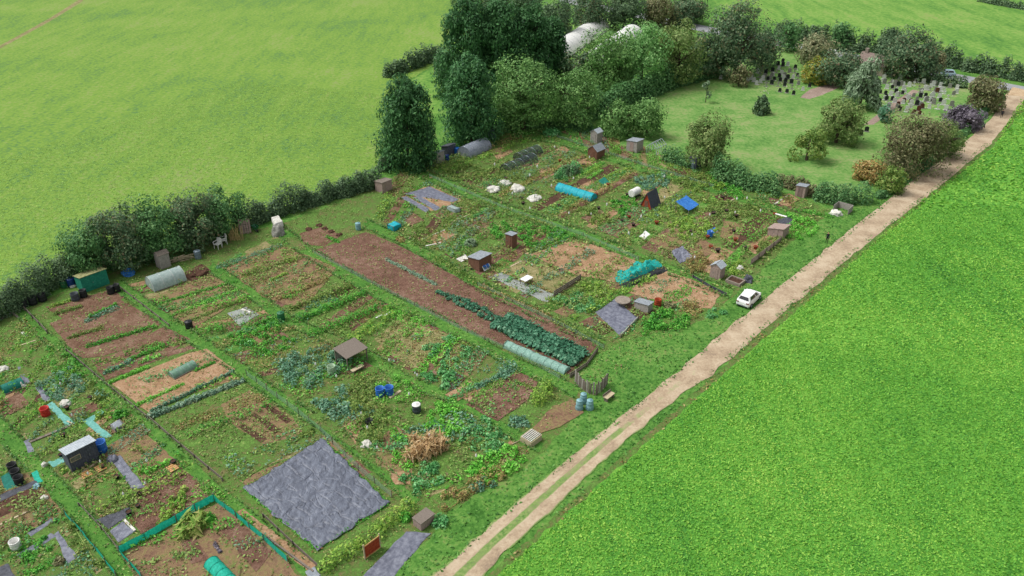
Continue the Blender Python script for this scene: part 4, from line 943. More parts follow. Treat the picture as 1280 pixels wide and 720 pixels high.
car(1182, 95, R(80), 'carblue', 'pale blue car on the road behind the clipped dark hedge')
# ================================================================== PEOPLE
def person(px, py, rz, h, top, legs, label, stride=.12, pose=0):
    k = h/1.75
    J = {'pelvis': (0, 0, .93), 'waist': (0, .01, 1.08), 'chest': (0, .015, 1.32), 'neck': (0, .01, 1.5), 'head': (0, .03, 1.58), 'headm': (0, .04, 1.66), 'crown': (0, .03, 1.73)}
    E = [('pelvis', 'waist'), ('waist', 'chest'), ('chest', 'neck'), ('neck', 'head'), ('head', 'headm'), ('headm', 'crown')]
    Rd = {'pelvis': .15, 'waist': .135, 'chest': .16, 'neck': .062, 'head': .085, 'headm': .1, 'crown': .06}
    for s, nm in ((-1, 'l'), (1, 'r')):
        st = stride*s
        J.update({nm+'hip': (s*.1, 0, .88), nm+'knee': (s*.1, st*.7+.03, .5), nm+'ank': (s*.1, st-.02, .09), nm+'toe': (s*.11, st+.14, .04), nm+'sh': (s*.19, .01, 1.42), nm+'elb': (s*.26, -st*.5-.02, 1.14), nm+'wri': (s*.25, -st*.9+.1, .9), nm+'han': (s*.24, -st*.9+.14, .82)})
        Rd.update({nm+'hip': .095, nm+'knee': .062, nm+'ank': .045, nm+'toe': .04, nm+'sh': .07, nm+'elb': .048, nm+'wri': .034, nm+'han': .036})
        E += [('pelvis', nm+'hip'), (nm+'hip', nm+'knee'), (nm+'knee', nm+'ank'), (nm+'ank', nm+'toe'), ('chest', nm+'sh'), (nm+'sh', nm+'elb'), (nm+'elb', nm+'wri'), (nm+'wri', nm+'han')]
    names = list(J); me = bpy.data.meshes.new('person'); me.from_pydata([Vector(J[n])*k for n in names], [(names.index(a), names.index(b)) for a, b in E], [])
    o = bpy.data.objects.new('person', me); link(o); sm = o.modifiers.new('s', 'SKIN'); sm.use_smooth_shade = True
    for i, n in enumerate(names): me.skin_vertices[0].data[i].radius = (Rd[n]*k, Rd[n]*k*(.8 if n in ('chest', 'waist', 'pelvis') else 1)); me.skin_vertices[0].data[i].use_root = (i == 0)
    o.modifiers.new('u', 'SUBSURF').levels = 1
    dg = bpy.context.evaluated_depsgraph_get(); dg.update(); nm = bpy.data.meshes.new_from_object(o.evaluated_get(dg)); o.modifiers.clear(); o.data = nm
    for x in ('skin', top, legs, 'dark'): nm.materials.append(M[x])
    for p in nm.polygons:
        z = p.center.z/k; hand = abs(p.center.x)/k > .2 and z < .92
        p.material_index = 0 if (z > 1.5 or (hand and z < .9)) else (3 if z < .09 else (2 if z < .92 and not hand else 1)); p.use_smooth = True
    bm = bmesh.new(); bmesh.ops.create_icosphere(bm, subdivisions=3, radius=.108*k, matrix=Matrix.Translation((0, .015*k, 1.665*k)))
    bmesh.ops.delete(bm, geom=[v for v in bm.verts if v.co.y > .06*k or v.co.z < 1.6*k], context='VERTS'); obj('hair', bm, 'hair', o, smooth=True)
    o.location = G(px, py); o.rotation_euler = (0, 0, rz); return tag(o, label, 'person')
person(1033, 304, R(150), 1.7, 'coat', 'trous', 'person in dark clothes standing on the grass beside the gravel track', .05)
person(1251, 148, RZ, 1.8, 'coat', 'trous', 'person in dark clothes walking on the far end of the gravel track', .22)
# ================================================================== ALLOTMENT BUILDINGS
shed(117, 357, 3.2, 2.1, 2.1, 'boardsgreen', 'moss', 'teal green shed with mossy pale roof by the left hedge', slope=.45, doormat='boardsgreen')
shed(205, 333, 1.4, 1.3, 2.0, 'boards', 'timber', 'narrow grey wooden shed behind the clear hooped greenhouse', 'gable', door='y')
shed(480, 238, 2.0, 1.8, 1.8, 'boardspink', 'timber', 'pinkish brown shed near the foot of the lone evergreen', slope=.2, door='x')
shed(548, 202, 1.7, 1.3, 1.9, 'boards', 'felt', 'grey shed with a small window beside the lone evergreen', door=None, window='x', slope=.25)
shed(561, 192, 2.0, 1.6, 1.8, 'boardsdark', 'slatedark', 'dark lean-to shed between grey windowed shed and grey greenhouse', slope=.4, door=None)
shed(614.5, 173, .9, .9, 2.0, 'greyblue', 'felt', 'slim blue grey upright cabinet below the trees', slope=.1, door='x', name='tool_locker', cat='locker')
shed(745, 178, 1.6, 1.5, 2.1, 'boards', 'tin', 'small shed with pale gabled roof, farthest of the sheds', 'gable', door='y', slope=.5)
shed(745, 196, 2.3, 2.0, 1.5, 'boardsbrown', 'felt', 'brown shed with grey pitched roof in front of pale gabled shed', 'gable', door='y', slope=.8)
shed(793, 188, 2.0, 2.2, 2.1, 'boards', 'felt', 'large weathered grey shed with brown door by the trees', door='y', slope=.25, doormat='boardspink')
shed(868, 209, 1.7, 1.5, 1.9, 'boardsdark', 'slatedark', 'dark open shed below the round green tree', door='y', slope=.2, doormat='greyblue')
shed(1001, 245, 1.2, 1.5, 1.9, 'boardspink', 'felt', 'upright brown shed in front of the low brown hedge', door='y', slope=.15)
shed(972, 294, 2.0, 2.2, 1.6, 'boardspink', 'boardspink', 'low shed with pinkish roof near the track end of the plots', door='y', slope=.5)
beam((967, 280), (981, 284), .35, .06, 'white', 'white board along the edge of the pinkish roofed shed', z=1.62)
shed(896, 346, 1.3, 1.4, 1.7, 'boardspink', 'tin', 'small pinkish gabled shed nearest the parked car', 'gable', door='y', slope=.45)
shed(804, 387, 1.0, 1.9, 1.2, 'boards', 'felt', 'low grey box shed beside the round table', door=None, slope=.25)
shed(639, 308, 1.0, 1.2, 2.0, 'boardsbrown', 'felt', 'tall thin brown shed above the solar panel shed', slope=.1, door='y')
shed(600, 333, 2.3, 2.0, 1.8, 'boardsbrown', 'felt', 'brown shed with solar panel leaning on its side', slope=.3, door=None)
shed(104, 577, 2.5, 1.6, 2.1, 'boardsdark', 'tin', 'dark slate coloured shed with pale grey roof and window', door='x', window='x', slope=.35)
# solar panel leaning against the brown shed
root = empty('solar_panel', G(607, 336), 'blue solar panel on white backing leaning by brown shed', 'solar panel', rz=RZ)
bm = bmesh.new(); box(bm, (0, 0, .55), (.05, 1.3, 1.3), Matrix.Rotation(R(-38), 3, 'Y')); obj('frame', bm, 'white', root)
for i in (-1, 1):
    bm = bmesh.new(); box(bm, (.03, i*.28, .57), (.05, .45, .95), Matrix.Rotation(R(-38), 3, 'Y')); obj('cell_panel', bm, 'blue', root)
# A-frame hut
root = empty('garden_hut', G(813, 257), 'A-frame hut with dark slate roof and brown front', 'hut', rz=RZ)
bm = bmesh.new(); v = [bm.verts.new(q) for q in ((-1, -1.2, 0), (1, -1.2, 0), (0, -1.2, 2.3), (-1, 1.2, 0), (1, 1.2, 0), (0, 1.2, 2.3))]
for f in ((0, 1, 2), (5, 4, 3), (0, 3, 4, 1), (1, 4, 5, 2), (3, 0, 2, 5)): bm.faces.new([v[i] for i in f])
obj('wall', bm, 'rust', root)
for s in (-1, 1):
    bm = bmesh.new(); box(bm, (s*.54, 0, 1.2), (.06, 2.6, 2.75), Matrix.Rotation(s*math.atan2(-1, 2.3), 3, 'Y')); obj('roof', bm, 'slateroof', root)
bm = bmesh.new(); box(bm, (0, -1.22, .6), (.6, .05, 1.15)); obj('door', bm, 'boardsbrown', root)
# blue tarpaulin shelter
root = empty('tarpaulin_shelter', G(858, 262), 'low shelter under a bright blue tarpaulin', 'shelter', rz=RZ)
bm = bmesh.new(); v = [bm.verts.new(q) for q in ((-1.1, -1.5, 1.5), (1.2, -1.5, .7), (1.2, 1.5, .7), (-1.1, 1.5, 1.5))]; bm.faces.new(v)
bmesh.ops.subdivide_edges(bm, edges=bm.edges[:], cuts=9, use_grid_fill=True)
for q in bm.verts: q.co.z += .12*mnoise.noise(q.co*1.3)-.1*math.cos(q.co.x)*math.cos(q.co.y)
obj('tarpaulin', bm, 'bluetarp', root, smooth=True)
for x, y, z in ((-1.05, -1.4, 1.5), (-1.05, 1.4, 1.5), (1.15, -1.4, .7), (1.15, 1.4, .7)):
    bm = bmesh.new(); bar(bm, (x, y, -.1), (x, y, z), .08); obj('post', bm, 'timber', root)
# wooden open shelter under the middle lettering area
root = empty('timber_shelter', G(440, 452), 'open grey timber shelter with bench among bushy plots', 'shelter', rz=RZ)
bm = bmesh.new(); box(bm, (0, 0, 1.75), (2.3, 2.9, .06), Matrix.Rotation(R(8), 3, 'Y')); obj('roof', bm, 'timber', root)
for x in (-1, 1):
    for y in (-1.3, 1.3):
        bm = bmesh.new(); bar(bm, (x, y, -.1), (x, y, 1.7-x*.12), .1); obj('post', bm, 'timber', root)
bm = bmesh.new(); box(bm, (-1, 0, .8), (.05, 2.6, 1.5)); obj('back_panel', bm, 'boards', root)
root = empty('bench', G(447, 464), 'low pale plank bench in front of the timber shelter', 'bench', rz=RZ)
bm = bmesh.new(); box(bm, (0, 0, .42), (.5, 1.5, .06)); obj('seat', bm, 'cream', root)
for y in (-.6, .6):
    bm = bmesh.new(); box(bm, (0, y, .2), (.42, .08, .4)); obj('leg', bm, 'timber', root)
# ---------------------------------------------------------------- greenhouses and tunnels
tunnel((188, 361), (228, 347), 1.35, 'poly', 'clear hooped greenhouse in front of narrow grey shed', 'hooped_greenhouse', 'greenhouse', 3, hoopmat='white', hz=1.2)
tunnel((580, 196), (606, 184), 1.6, 'polygrey', 'grey hooped greenhouse below the evergreens', 'hooped_greenhouse', 'greenhouse', 4, hz=1.15)
tunnel((214, 472), (243, 457), .65, 'polygreen', 'small green tinted cloche tunnel on brown soil', 'cloche', 'cloche', 4)
tunnel((4, 490), (29, 480), .75, 'tealdark', 'dark teal netted cloche at the left edge', 'cloche', 'cloche', 4, hoopmat='tealdark')
tunnel((633, 432), (709, 465), .62, 'mint', 'long pale mint fleece tunnel beside the kale', 'fleece_tunnel', 'cloche', 9, hoopmat='mint', base=None, wob=.18)
tunnel((698, 236), (742, 250), .95, 'cyan', 'bright cyan covered tunnel in the far plots', 'covered_tunnel', 'cloche', 5, hoopmat='cyan', base=None, hz=1.1, wob=.06)
tunnel((264, 704), (300, 742), .62, 'teal', 'teal netted cloche at the bottom edge of the photo', 'cloche', 'cloche', 5, hoopmat='tealdark', base=None)
tunnel((632, 214), (666, 200), 1.25, 'net', 'dark netted fruit cage, front one of the pair', 'fruit_cage', 'fruit cage', 4, base='timber', group='dark netted fruit cages')
tunnel((648, 200), (672, 190), 1.3, 'net', 'dark netted fruit cage, rear one of the pair', 'fruit_cage', 'fruit cage', 3, base='timber', group='dark netted fruit cages')
# small covered cages
def cage(px, py, sx, sy, h, mat, label, name='covered_cage', cat='cage'):
    root = empty(name, G(px, py), label, cat, rz=RZ); bm = bmesh.new(); box(bm, (0, 0, h/2), (sx, sy, h)); bmesh.ops.subdivide_edges(bm, edges=bm.edges[:], cuts=4, use_grid_fill=True)
    for v in bm.verts: v.co += Vector((mnoise.noise(v.co*2), mnoise.noise(v.co*2+Vector((5, 0, 0))), (mnoise.noise(v.co*2+Vector((0, 5, 0)))-.35) if v.co.z > .1 else 0))*.1
    obj('cover', bm, mat, root, smooth=True)
    for x in (-1, 1):
        for y in (-1, 1): bm = bmesh.new(); bar(bm, (x*sx*.52, y*sy*.52, -.05), (x*sx*.52, y*sy*.52, h*1.05), .05); obj('post', bm, 'timber', root)
    for y in (-1, 1): bm = bmesh.new(); bar(bm, (-sx*.52, y*sy*.52, h), (sx*.52, y*sy*.52, h), .04); obj('rail', bm, 'timber', root)
cage(493, 286, 1.4, 1.4, .8, 'cyan', 'square cage under turquoise cover at the near corner')
cage(567, 264, 1.9, .9, .7, 'poly', 'low clear cold frame beside fabric covered beds', 'cold_frame', 'cold frame')
cage(148, 535, 1.1, .9, .5, 'felt', 'small grey covered box at the end of turquoise path', 'cold_frame', 'cold frame')
# greenhouse frame, unglazed
root = empty('greenhouse_frame', G(820, 190), 'bare metal greenhouse frame beside the large grey shed', 'greenhouse', rz=RZ)
for k in range(5):
    y = -1.5+k*.75; bm = bmesh.new()
    for a, b in (((-1, y, 0), (-1, y, 1.3)), ((-1, y, 1.3), (0, y, 2.1)), ((0, y, 2.1), (1, y, 1.3)), ((1, y, 1.3), (1, y, 0))): bar(bm, a, b, .07)
    obj('rib', bm, 'tin', root)
for x, z in ((-1, 1.3), (0, 2.1), (1, 1.3), (-1, .05), (1, .05)):
    bm = bmesh.new(); bar(bm, (x, -1.5, z), (x, 1.5, z), .07); obj('rail', bm, 'tin', root)
# ---------------------------------------------------------------- containers
barrel(81, 359, .42, .9, 'greenplas', 'green water barrel beside the teal green shed', open_=True)
barrel(90, 357, .5, 1.0, 'bluedark', 'dark blue barrel between green barrel and teal green shed')
CB = 'dark compost bins along the left hedge'
for (x, y, r, m, lb) in ((30, 384, .5, 'dark', 'black compost bin, first from the left under the hedge'), (42, 380, .5, 'dark', 'black compost bin, second from the left under the hedge'), (54, 376, .5, 'dark', 'black compost bin, third from the left under the hedge'), (95, 375, .5, 'darkgrey', 'dark grey compost bin, bigger, in front of the teal green shed'), (105, 371, .45, 'dark', 'black compost bin at the corner of the teal green shed'), (139, 367, .42, 'dark', 'black pot bin, left of the pair by the edging boards'), (147, 364, .42, 'dark', 'black pot bin, right of the pair by the edging boards')):
    barrel(x, y, r, .95, m, lb, 'compost_bin', 'compost bin', open_=True, group=CB, cone=.92)
barrel(248, 323, .42, 1.1, 'greyblue', 'grey blue water butt on the grass by the hedge', 'water_butt', 'water butt')
barrel(448, 287, .38, 1.0, 'paleblue', 'pale grey blue barrel at the top of bare plot')
barrel(415, 467, .43, 1.0, 'palegreen', 'pale green barrel open on top by timber shelter', open_=True)
barrel(475.5, 494.5, .45, .95, 'blue', 'bright blue barrel, left of the pair in bushy plot', open_=True, group='pair of blue barrels')
barrel(487, 493, .45, .95, 'blue', 'bright blue barrel, right of the pair in bushy plot', open_=True, group='pair of blue barrels')
barrel(521, 515, .42, .95, 'darkgrey', 'dark grey bin with white lid in the leafy plot', 'compost_bin', 'compost bin', lid='white')
barrel(128, 564, .5, 1.15, 'blue', 'bright blue open barrel beside the dark slate coloured shed', open_=True)
barrel(58, 519, .42, .9, 'red', 'bright red bin on grass by turquoise path', 'bin', 'bin', open_=True)
barrel(822, 382, .42, .9, 'rust', 'rusty brown barrel right of the low grey box shed', open_=True)
barrel(559, 200, .36, .9, 'bluedark', 'dark blue barrel at the grey windowed shed')
barrel(571, 192, .45, 1.1, 'blue', 'blue barrel beside the grey hooped greenhouse')
barrel(866, 211, .34, .9, 'greyblue', 'grey barrel in front of dark open shed')
barrel(887, 296, .4, .9, 'blue', 'blue barrel beside the blue panel in the far plots', open_=True)
barrel(237, 410, .42, .9, 'dark', 'black bin on the path end of the third plot row', 'bin', 'bin')
barrel(352, 400, .42, 1.0, 'greenplas', 'dark green bin on the weedy plot edge', 'bin', 'bin')
barrel(462, 532-0, .35, .7, 'dark', 'small black pot near the blue barrels', 'plant_pot', 'pot', open_=True)
DL = 'three pale blue conical compost bins'
for x, y, lb in ((729, 503, 'pale blue conical compost bin, rear one of three'), (724, 511, 'pale blue conical compost bin, front left one of three'), (737, 511, 'pale blue conical compost bin, right one of three')):
    barrel(x, y, .42, 1.05, 'paleblue', lb, 'compost_bin', 'compost bin', group=DL, cone=.72)
BB = 'black bins on the teal matting'
for x, y, lb in ((17, 588, 'black bin, farthest on the teal matting'), (21, 596, 'black bin, middle one on the teal matting'), (25, 604, 'black bin, nearest on the teal matting')): barrel(x, y, .4, .75, 'dark', lb, 'compost_bin', 'compost bin', open_=True, group=BB)
barrel(21, 685, .4, .8, 'white', 'white tub at the left edge of slate path bed', 'tub', 'tub', open_=True)
for x, y in ((386, 285), (399, 280), (406, 284), (414, 288), (424, 292)):
    o = pile(x, y+2, 4, 2.2, 'soildark', 'dark mound of compost in the row at the top of the small plot', 'compost_mound', 'mound', seed=x); o['group'] = 'row of dark compost mounds'
# ---------------------------------------------------------------- seats and tables
def chair(px, py, rz, label):
    root = empty('garden_chair', G(px, py), label, 'chair', 'white garden chairs', rz); root.scale = (1.5,)*3
    bm = bmesh.new(); box(bm, (0, 0, .43), (.5, .5, .05)); obj('seat', bm, 'white', root)
    bm = bmesh.new(); box(bm, (0, .25, .68), (.5, .05, .5), Matrix.Rotation(R(-10), 3, 'X')); obj('backrest', bm, 'white', root)
    for x in (-1, 1):
        for y in (-1, 1): bm = bmesh.new(); bar(bm, (x*.24, y*.24, 0), (x*.22, y*.22, .41), .05); obj('leg', bm, 'white', root)
        bm = bmesh.new(); bar(bm, (x*.27, -.24, .64), (x*.27, .24, .66), .05); bar(bm, (x*.27, -.22, .41), (x*.27, -.24, .64), .045); obj('armrest', bm, 'white', root)
chair(273, 310, R(-25), 'white plastic garden chair, left one by the hedge'); chair(280, 305, R(-55), 'white plastic garden chair, right one by the hedge')
root = empty('garden_table', G(658, 354), 'white topped garden table on the grey shingle', 'table', rz=RZ)
bm = bmesh.new(); box(bm, (0, 0, .72), (1.0, 1.5, .05)); obj('tabletop', bm, 'white', root)
for x in (-.4, .4):
    for y in (-.65, .65): bm = bmesh.new(); bar(bm, (x, y, 0), (x, y, .7), .07); obj('leg', bm, 'timber', root)
root = empty('stone_table', G(778, 381), 'round stone topped table beside the slate sheet', 'table')
bm = bmesh.new(); lathe(bm, [(.9, .62), (.95, .66), (.93, .72), (.1, .74)], 24); obj('tabletop', bm, 'stone', root); bm = bmesh.new(); lathe(bm, [(.4, 0), (.25, .1), (.25, .55), (.4, .62)], 14); obj('pedestal', bm, 'stone', root)
root = empty('bench', G(761, 499), 'pale wooden trough bench alone on the verge', 'bench', rz=RZ)
bm = bmesh.new(); box(bm, (0, 0, .5), (.55, 1.3, .08)); obj('seat', bm, 'cream', root); bm = bmesh.new(); box(bm, (-.3, 0, .62), (.05, 1.3, .3)); obj('backrest', bm, 'timber', root)
for y in (-.5, .5): bm = bmesh.new(); box(bm, (0, y, .23), (.45, .09, .46)); obj('leg', bm, 'timber', root)
# slatted cold frame by the verge
root = empty('pallet_box', G(664, 551), 'whitish slatted pallet box at the verge corner', 'box', rz=RZ+.0)
for y in (-.75, .75): bm = bmesh.new(); box(bm, (0, y, .32), (1.3, .06, .64)); obj('side', bm, 'cream', root)
for x in (-.65, .65): bm = bmesh.new(); box(bm, (x, 0, .32), (.06, 1.44, .64)); obj('end', bm, 'cream', root)
for i in range(6): bm = bmesh.new(); box(bm, (-.5+i*.2, 0, .67), (.09, 1.5, .04)); obj('slat', bm, 'whitecloth', root)
root = empty('wooden_chest', G(530, 654), 'weathered wooden chest amid bushes by the dark matting', 'chest', rz=RZ)
bm = bmesh.new(); box(bm, (0, 0, .4), (1.0, 1.5, .8)); obj('side', bm, 'boardspink', root, bev=.02); bm = bmesh.new(); box(bm, (0, 0, .83), (1.1, 1.6, .07)); obj('lid', bm, 'timber', root)
root = empty('gate_panel', G(466, 692), 'rust red slatted panel standing by the dark matting', 'panel', rz=RZ+math.pi/2)
bm = bmesh.new(); box(bm, (0, 0, .75), (1.5, .05, 1.3)); obj('panel', bm, 'rust', root)
for x in (-.78, .78): bm = bmesh.new(); bar(bm, (x, 0, -.1), (x, 0, 1.6), .09); obj('post', bm, 'cream', root)
for z in (.12, 1.4): bm = bmesh.new(); box(bm, (0, -.035, z), (1.5, .05, .1)); obj('rail', bm, 'orangewood', root)
# ---------------------------------------------------------------- fences
root = empty('palisade_fence', G(718, 476), 'curved rough plank fence on the verge', 'fence'); o0 = G(718, 476)
cv = [(719, 478), (724, 484), (731, 489), (738, 493), (745, 494), (751, 490), (757, 483), (760, 478)]; W = [G(*p)-o0 for p in cv]; cnt = 0
for a, b in zip(W, W[1:]):
    k = max(2, int((b-a).length/.2))
    for j in range(k):
        p = a.lerp(b, j/k); bm = bmesh.new(); hh = random.uniform(1.25, 1.65); d = (b-a).normalized()
        box(bm, (0, 0, hh/2-.03), (.17, .05, hh), Matrix.Rotation(random.uniform(-.05, .05), 3, 'Y')); q = obj('plank', bm, 'timber' if cnt % 3 else 'boards', root); q.location = p; q.rotation_euler = (0, 0, math.atan2(d.y, d.x)); cnt += 1
def slatfence(pts, h, mat, label, name='board_fence', n=3, posts=2.0):
    W = [G(*p) for p in pts]; o0 = W[0]; root = empty(name, o0, label, 'fence')
    for a, b in zip(W, W[1:]):
        d = b-a; an = math.atan2(d.y, d.x)
        for i in range(n):
            bm = bmesh.new(); box(bm, (0, 0, h*(i+.5)/n), (d.length, .035, h/n*.82)); q = obj('rail', bm, mat, root); q.location = (a+b)/2-o0; q.rotation_euler = (0, 0, an)
        k = max(1, int(d.length/posts))
        for j in range(k+1):
            p = a.lerp(b, j/k)-o0; bm = bmesh.new(); box(bm, (0, 0, h*.55), (.09, .09, h*1.2)); q = obj('post', bm, 'timber', root); q.location = p+Vector((math.sin(an)*.07, -math.cos(an)*.07, 0)); q.rotation_euler = (0, 0, an)
    return root
slatfence([(938, 331), (975, 303)], .85, 'boardspink', 'brown plank fence at the track end of the far plots')
slatfence([(692, 371), (725, 350)], .8, 'timber', 'grey plank fence between shingle and leafy plot')
slatfence([(32, 388), (60, 417)], .5, 'timber', 'grey edging boards of the plot by the black compost bins', n=2)
slatfence([(84, 439), (131, 479), (184, 522)], .35, 'timber', 'long low edging boards along the brown plots', n=1)
slatfence([(187, 524), (227, 558), (279, 601)], .4, 'timber', 'low edging boards along the weedy plot, left of the big tarp', n=1)
slatfence([(330, 646), (367, 681), (401, 712)], .4, 'timber', 'low edging boards at the near left side of the big tarp', n=1)
slatfence([(100, 632), (128, 662), (150, 690)], .35, 'timber', 'low edging boards between grass path and slate membrane', n=1)
slatfence([(145, 356), (180, 383), (212, 408)], .35, 'timber', 'low edging boards beside the hooped greenhouse', n=1)
slatfence([(712, 472), (733, 458), (746, 440)], .55, 'timber', 'short grey fence across the near end of the bare plot', n=2)
slatfence([(775, 422), (797, 399)], .4, 'whitecloth', 'whitish boards edging the slate sheet at the verge', n=1)
netfence([(150, 692), (182, 675), (221, 652), (268, 626)], .8, 'teal', 'teal net fence across the bottom plot', 'net_fence')
netfence([(268, 626), (296, 648), (330, 676), (360, 704)], .8, 'teal', 'teal net fence along the right of the bottom plot')
netfence([(150, 692), (164, 708), (178, 724)], .7, 'teal', 'teal net fence along the left of the bottom plot')
netfence([(82, 644), (103, 668), (120, 688), (146, 722)], .65, 'teal', 'teal net edging on the far side of the grass path')
netfence([(309, 470), (360, 508), (401, 540), (448, 588), (490, 622)], .8, 'palegreen_net', 'pale green net fence beside the big tarp')
netfence([(597, 357), (640, 378), (690, 402), (755, 436)], .6, 'palegreen_net', 'pale net fence along the shingle plot')
netfence([(391, 316), (457, 351), (540, 394), (584, 416), (629, 435), (700, 474)], .55, 'palegreen_net', 'thin net fence along the near side of bare plot', posts=3)
netfence([(537, 221), (635, 263), (729, 295), (798, 325)], .55, 'palegreen_net', 'thin net fence along the far grass path', posts=3)
netfence([(697, 172), (770, 196), (810, 209), (907, 239)], .55, 'palegreen_net', 'thin net fence along the farthest grass path', posts=3)
slatfence([(866, 347), (888, 360), (908, 370)], .45, 'slatedark', 'dark plastic edging at the end of the dry soil plot', n=1)
# compost bay
root = empty('compost_bay', G(1053, 264), 'open wooden compost bay under the hedge by the track', 'compost bay', rz=RZ)
for x in (-1.1, 1.1): bm = bmesh.new(); box(bm, (x, 0, .5), (.06, 1.8, 1.0)); obj('side', bm, 'boards', root)
bm = bmesh.new(); box(bm, (0, .9, .5), (2.14, .06, 1.0)); obj('back_panel', bm, 'boards', root)
pile(1045, 268, 7, 5, 'whitecloth', 'pale covered heap beside the compost bay')
# ---------------------------------------------------------------- sheets laid on the ground
cloth([(403, 549), (487, 630), (396, 688), (304, 612)], 'tarp', 'huge wrinkled grey blue plastic sheet covering a plot', 'plastic_sheet', wr=.22, n=150, z=.06, seams=7)
cloth([(440, 734), (508, 664), (538, 667), (484, 730)], 'slate', 'slate grey membrane strip along the verge', wr=.06, n=40)
cloth([(744, 391), (768, 374), (797, 398), (774, 419)], 'slate', 'slate grey sheet in front of the low grey box shed', wr=.07)
cloth([(138, 575), (150, 569), (182, 610), (166, 612)], 'slate', 'slate membrane path from the dark shed to the leafy bed', wr=.08)
cloth([(119, 650), (164, 634), (158, 648), (136, 662)], 'slatedark', 'charcoal sheet lying between slate membranes', wr=.1)
cloth([(137, 664), (153, 652), (170, 664), (148, 679)], 'slate', 'square slate membrane by the teal net fence corner', wr=.05)
cloth([(19, 455), (24, 452), (38, 478), (31, 481)], 'slate', 'narrow slate membrane path at left, upper piece', wr=.03)
cloth([(44, 485), (51, 482), (64, 500), (57, 504)], 'slate', 'narrow slate membrane path at left, lower piece', wr=.03)
cloth([(29, 552), (36, 549), (44, 564), (36, 566)], 'slate', 'small slate membrane patch beside the left grass path', wr=.03)
cloth([(57, 506), (65, 502), (94, 530), (84, 534)], 'turq', 'turquoise path carpet by the red bin', 'carpet_strip', 'carpet', wr=.02)
cloth([(104, 527), (128, 512), (132, 516), (109, 532)], 'turq', 'turquoise carpet strip along the reddish bed', 'carpet_strip', 'carpet', wr=.02)
cloth([(105, 528), (114, 524), (140, 545), (129, 549)], 'turq', 'turquoise carpet strip leading to blue open barrel', 'carpet_strip', 'carpet', wr=.02)
cloth([(60, 578), (88, 566), (92, 573), (66, 585)], 'turq', 'turquoise carpet beside the dark slate coloured shed', 'carpet_strip', 'carpet', wr=.03)
cloth([(0, 596), (16, 588), (30, 606), (6, 614)], 'tealdark', 'teal matting under the black bins', wr=.03)
cloth([(38, 592), (46, 588), (54, 602), (46, 607)], 'teal', 'small teal sheet right of the black bins', wr=.05)
cloth([(0, 619), (46, 600), (50, 605), (0, 628)], 'slatedark', 'dark grey fabric strip below the black bins', wr=.05)
cloth([(34, 668), (66, 647), (68, 652), (38, 672)], 'slate', 'slate strip along the bed at lower left', wr=.03)
cloth([(20, 695), (66, 666), (72, 670), (26, 700)], 'slate', 'slate path on the upper side of square bed', wr=.03)
cloth([(67, 667), (72, 664), (98, 697), (85, 706)], 'slate', 'slate path on the right side of square bed', wr=.03)
cloth([(-6, 712), (10, 704), (22, 724), (0, 734)], 'slatedark', 'dark sheet at the bottom left corner', wr=.06)
cloth([(504, 243), (537, 233), (575, 250), (567, 253)], 'slate', 'grey fabric strip on the far raised bed, back one', wr=.03)
cloth([(516, 247), (523, 244), (551, 260), (544, 264)], 'slate', 'grey fabric strip on the far raised bed, middle one', wr=.03)
cloth([(500, 247), (507, 245), (538, 262), (533, 266)], 'slate', 'grey fabric strip on the far raised bed, front one', wr=.03)
cloth([(748, 226), (756, 221), (762, 228), (754, 232)], 'tealdark', 'small teal net sheet by bright green row', wr=.08)
cloth([(799, 296), (807, 288), (813, 293), (805, 300)], 'white', 'white sheet lying in the far plots', wr=.06)
cloth([(838, 316), (852, 308), (866, 322), (850, 330)], 'slate', 'crumpled slate blue sheet near the small pinkish gabled shed', wr=.35)
cloth([(570, 324), (582, 318), (586, 324), (576, 328)], 'whitecloth', 'pale sheet lying left of solar panel shed', wr=.15)
cloth([(970, 276), (988, 270), (992, 280), (980, 286)], 'slatedark', 'dark sheet behind the pinkish roofed shed', wr=.08)
cloth([(880, 290), (894, 284), (898, 289), (886, 295)], 'bluetarp', 'blue panel lying beside a blue barrel', wr=.02)
for (x, y, rp, h, lb) in ((617, 238, 9, 5, 'white fleece heap, leftmost in the far weedy plot'), (631, 230, 8, 4, 'white fleece heap, farthest in the far weedy plot'), (647, 237, 9, 5, 'white fleece heap, right in the far weedy plot'), (668, 249, 9, 4, 'white fleece heap left of bright cyan tunnel'), (82, 505, 7, 4, 'white bags lying on the grass above the red bed'), (5, 462, 6, 4, 'white bag at the left edge'), (91, 358, 4, 3, 'white sacks before dark blue barrel'), (925, 336, 4, 4, 'white tub bag behind the planter'), (56, 582, 4, 4, 'white bucket heap at the turquoise carpet'), (56, 624, 5, 4, 'white sack on the grass at left'), (458, 556, 7, 4, 'pale stone lying in the leafy plot'), (30, 484, 3, 4, 'white ball shaped tub beside dark teal cloche')):
    pile(x, y, rp, h, 'whitecloth', lb, 'bag_heap', 'bags', seed=x)
pile(161, 343, 8, 6, 'bluetarp', 'crumpled blue tarpaulin heap by the hedge', 'tarpaulin_heap', 'tarpaulin', seed=3)
pile(46, 609, 5, 4, 'paleblue', 'pale blue crumpled sheet left of the grass path', 'sheet_heap', 'sheet', seed=6)
pile(141, 575, 7, 6, 'slate', 'crumpled slate plastic bag on the membrane path', 'bag_heap', 'bags', seed=9)
pile(348, 293, 8, 11, 'greystone', 'tall grey compost heap by the path corner', 'compost_heap', 'heap', seed=5, rough=.25); 
cloth([(340, 281), (350, 278), (355, 286), (345, 289)], 'whitecloth', 'white cover on top of tall grey compost heap', 'cover_sheet', wr=.1, z=1.15)
pile(935, 351, 6, 5, 'slatedark', 'dark stones heaped right of the planter', 'stone_heap', 'heap', seed=12, rough=.6)
pile(250, 342, 12, 4, 'soildark', 'dark compost heap behind the clear hooped greenhouse', 'compost_heap', 'heap', seed=13)
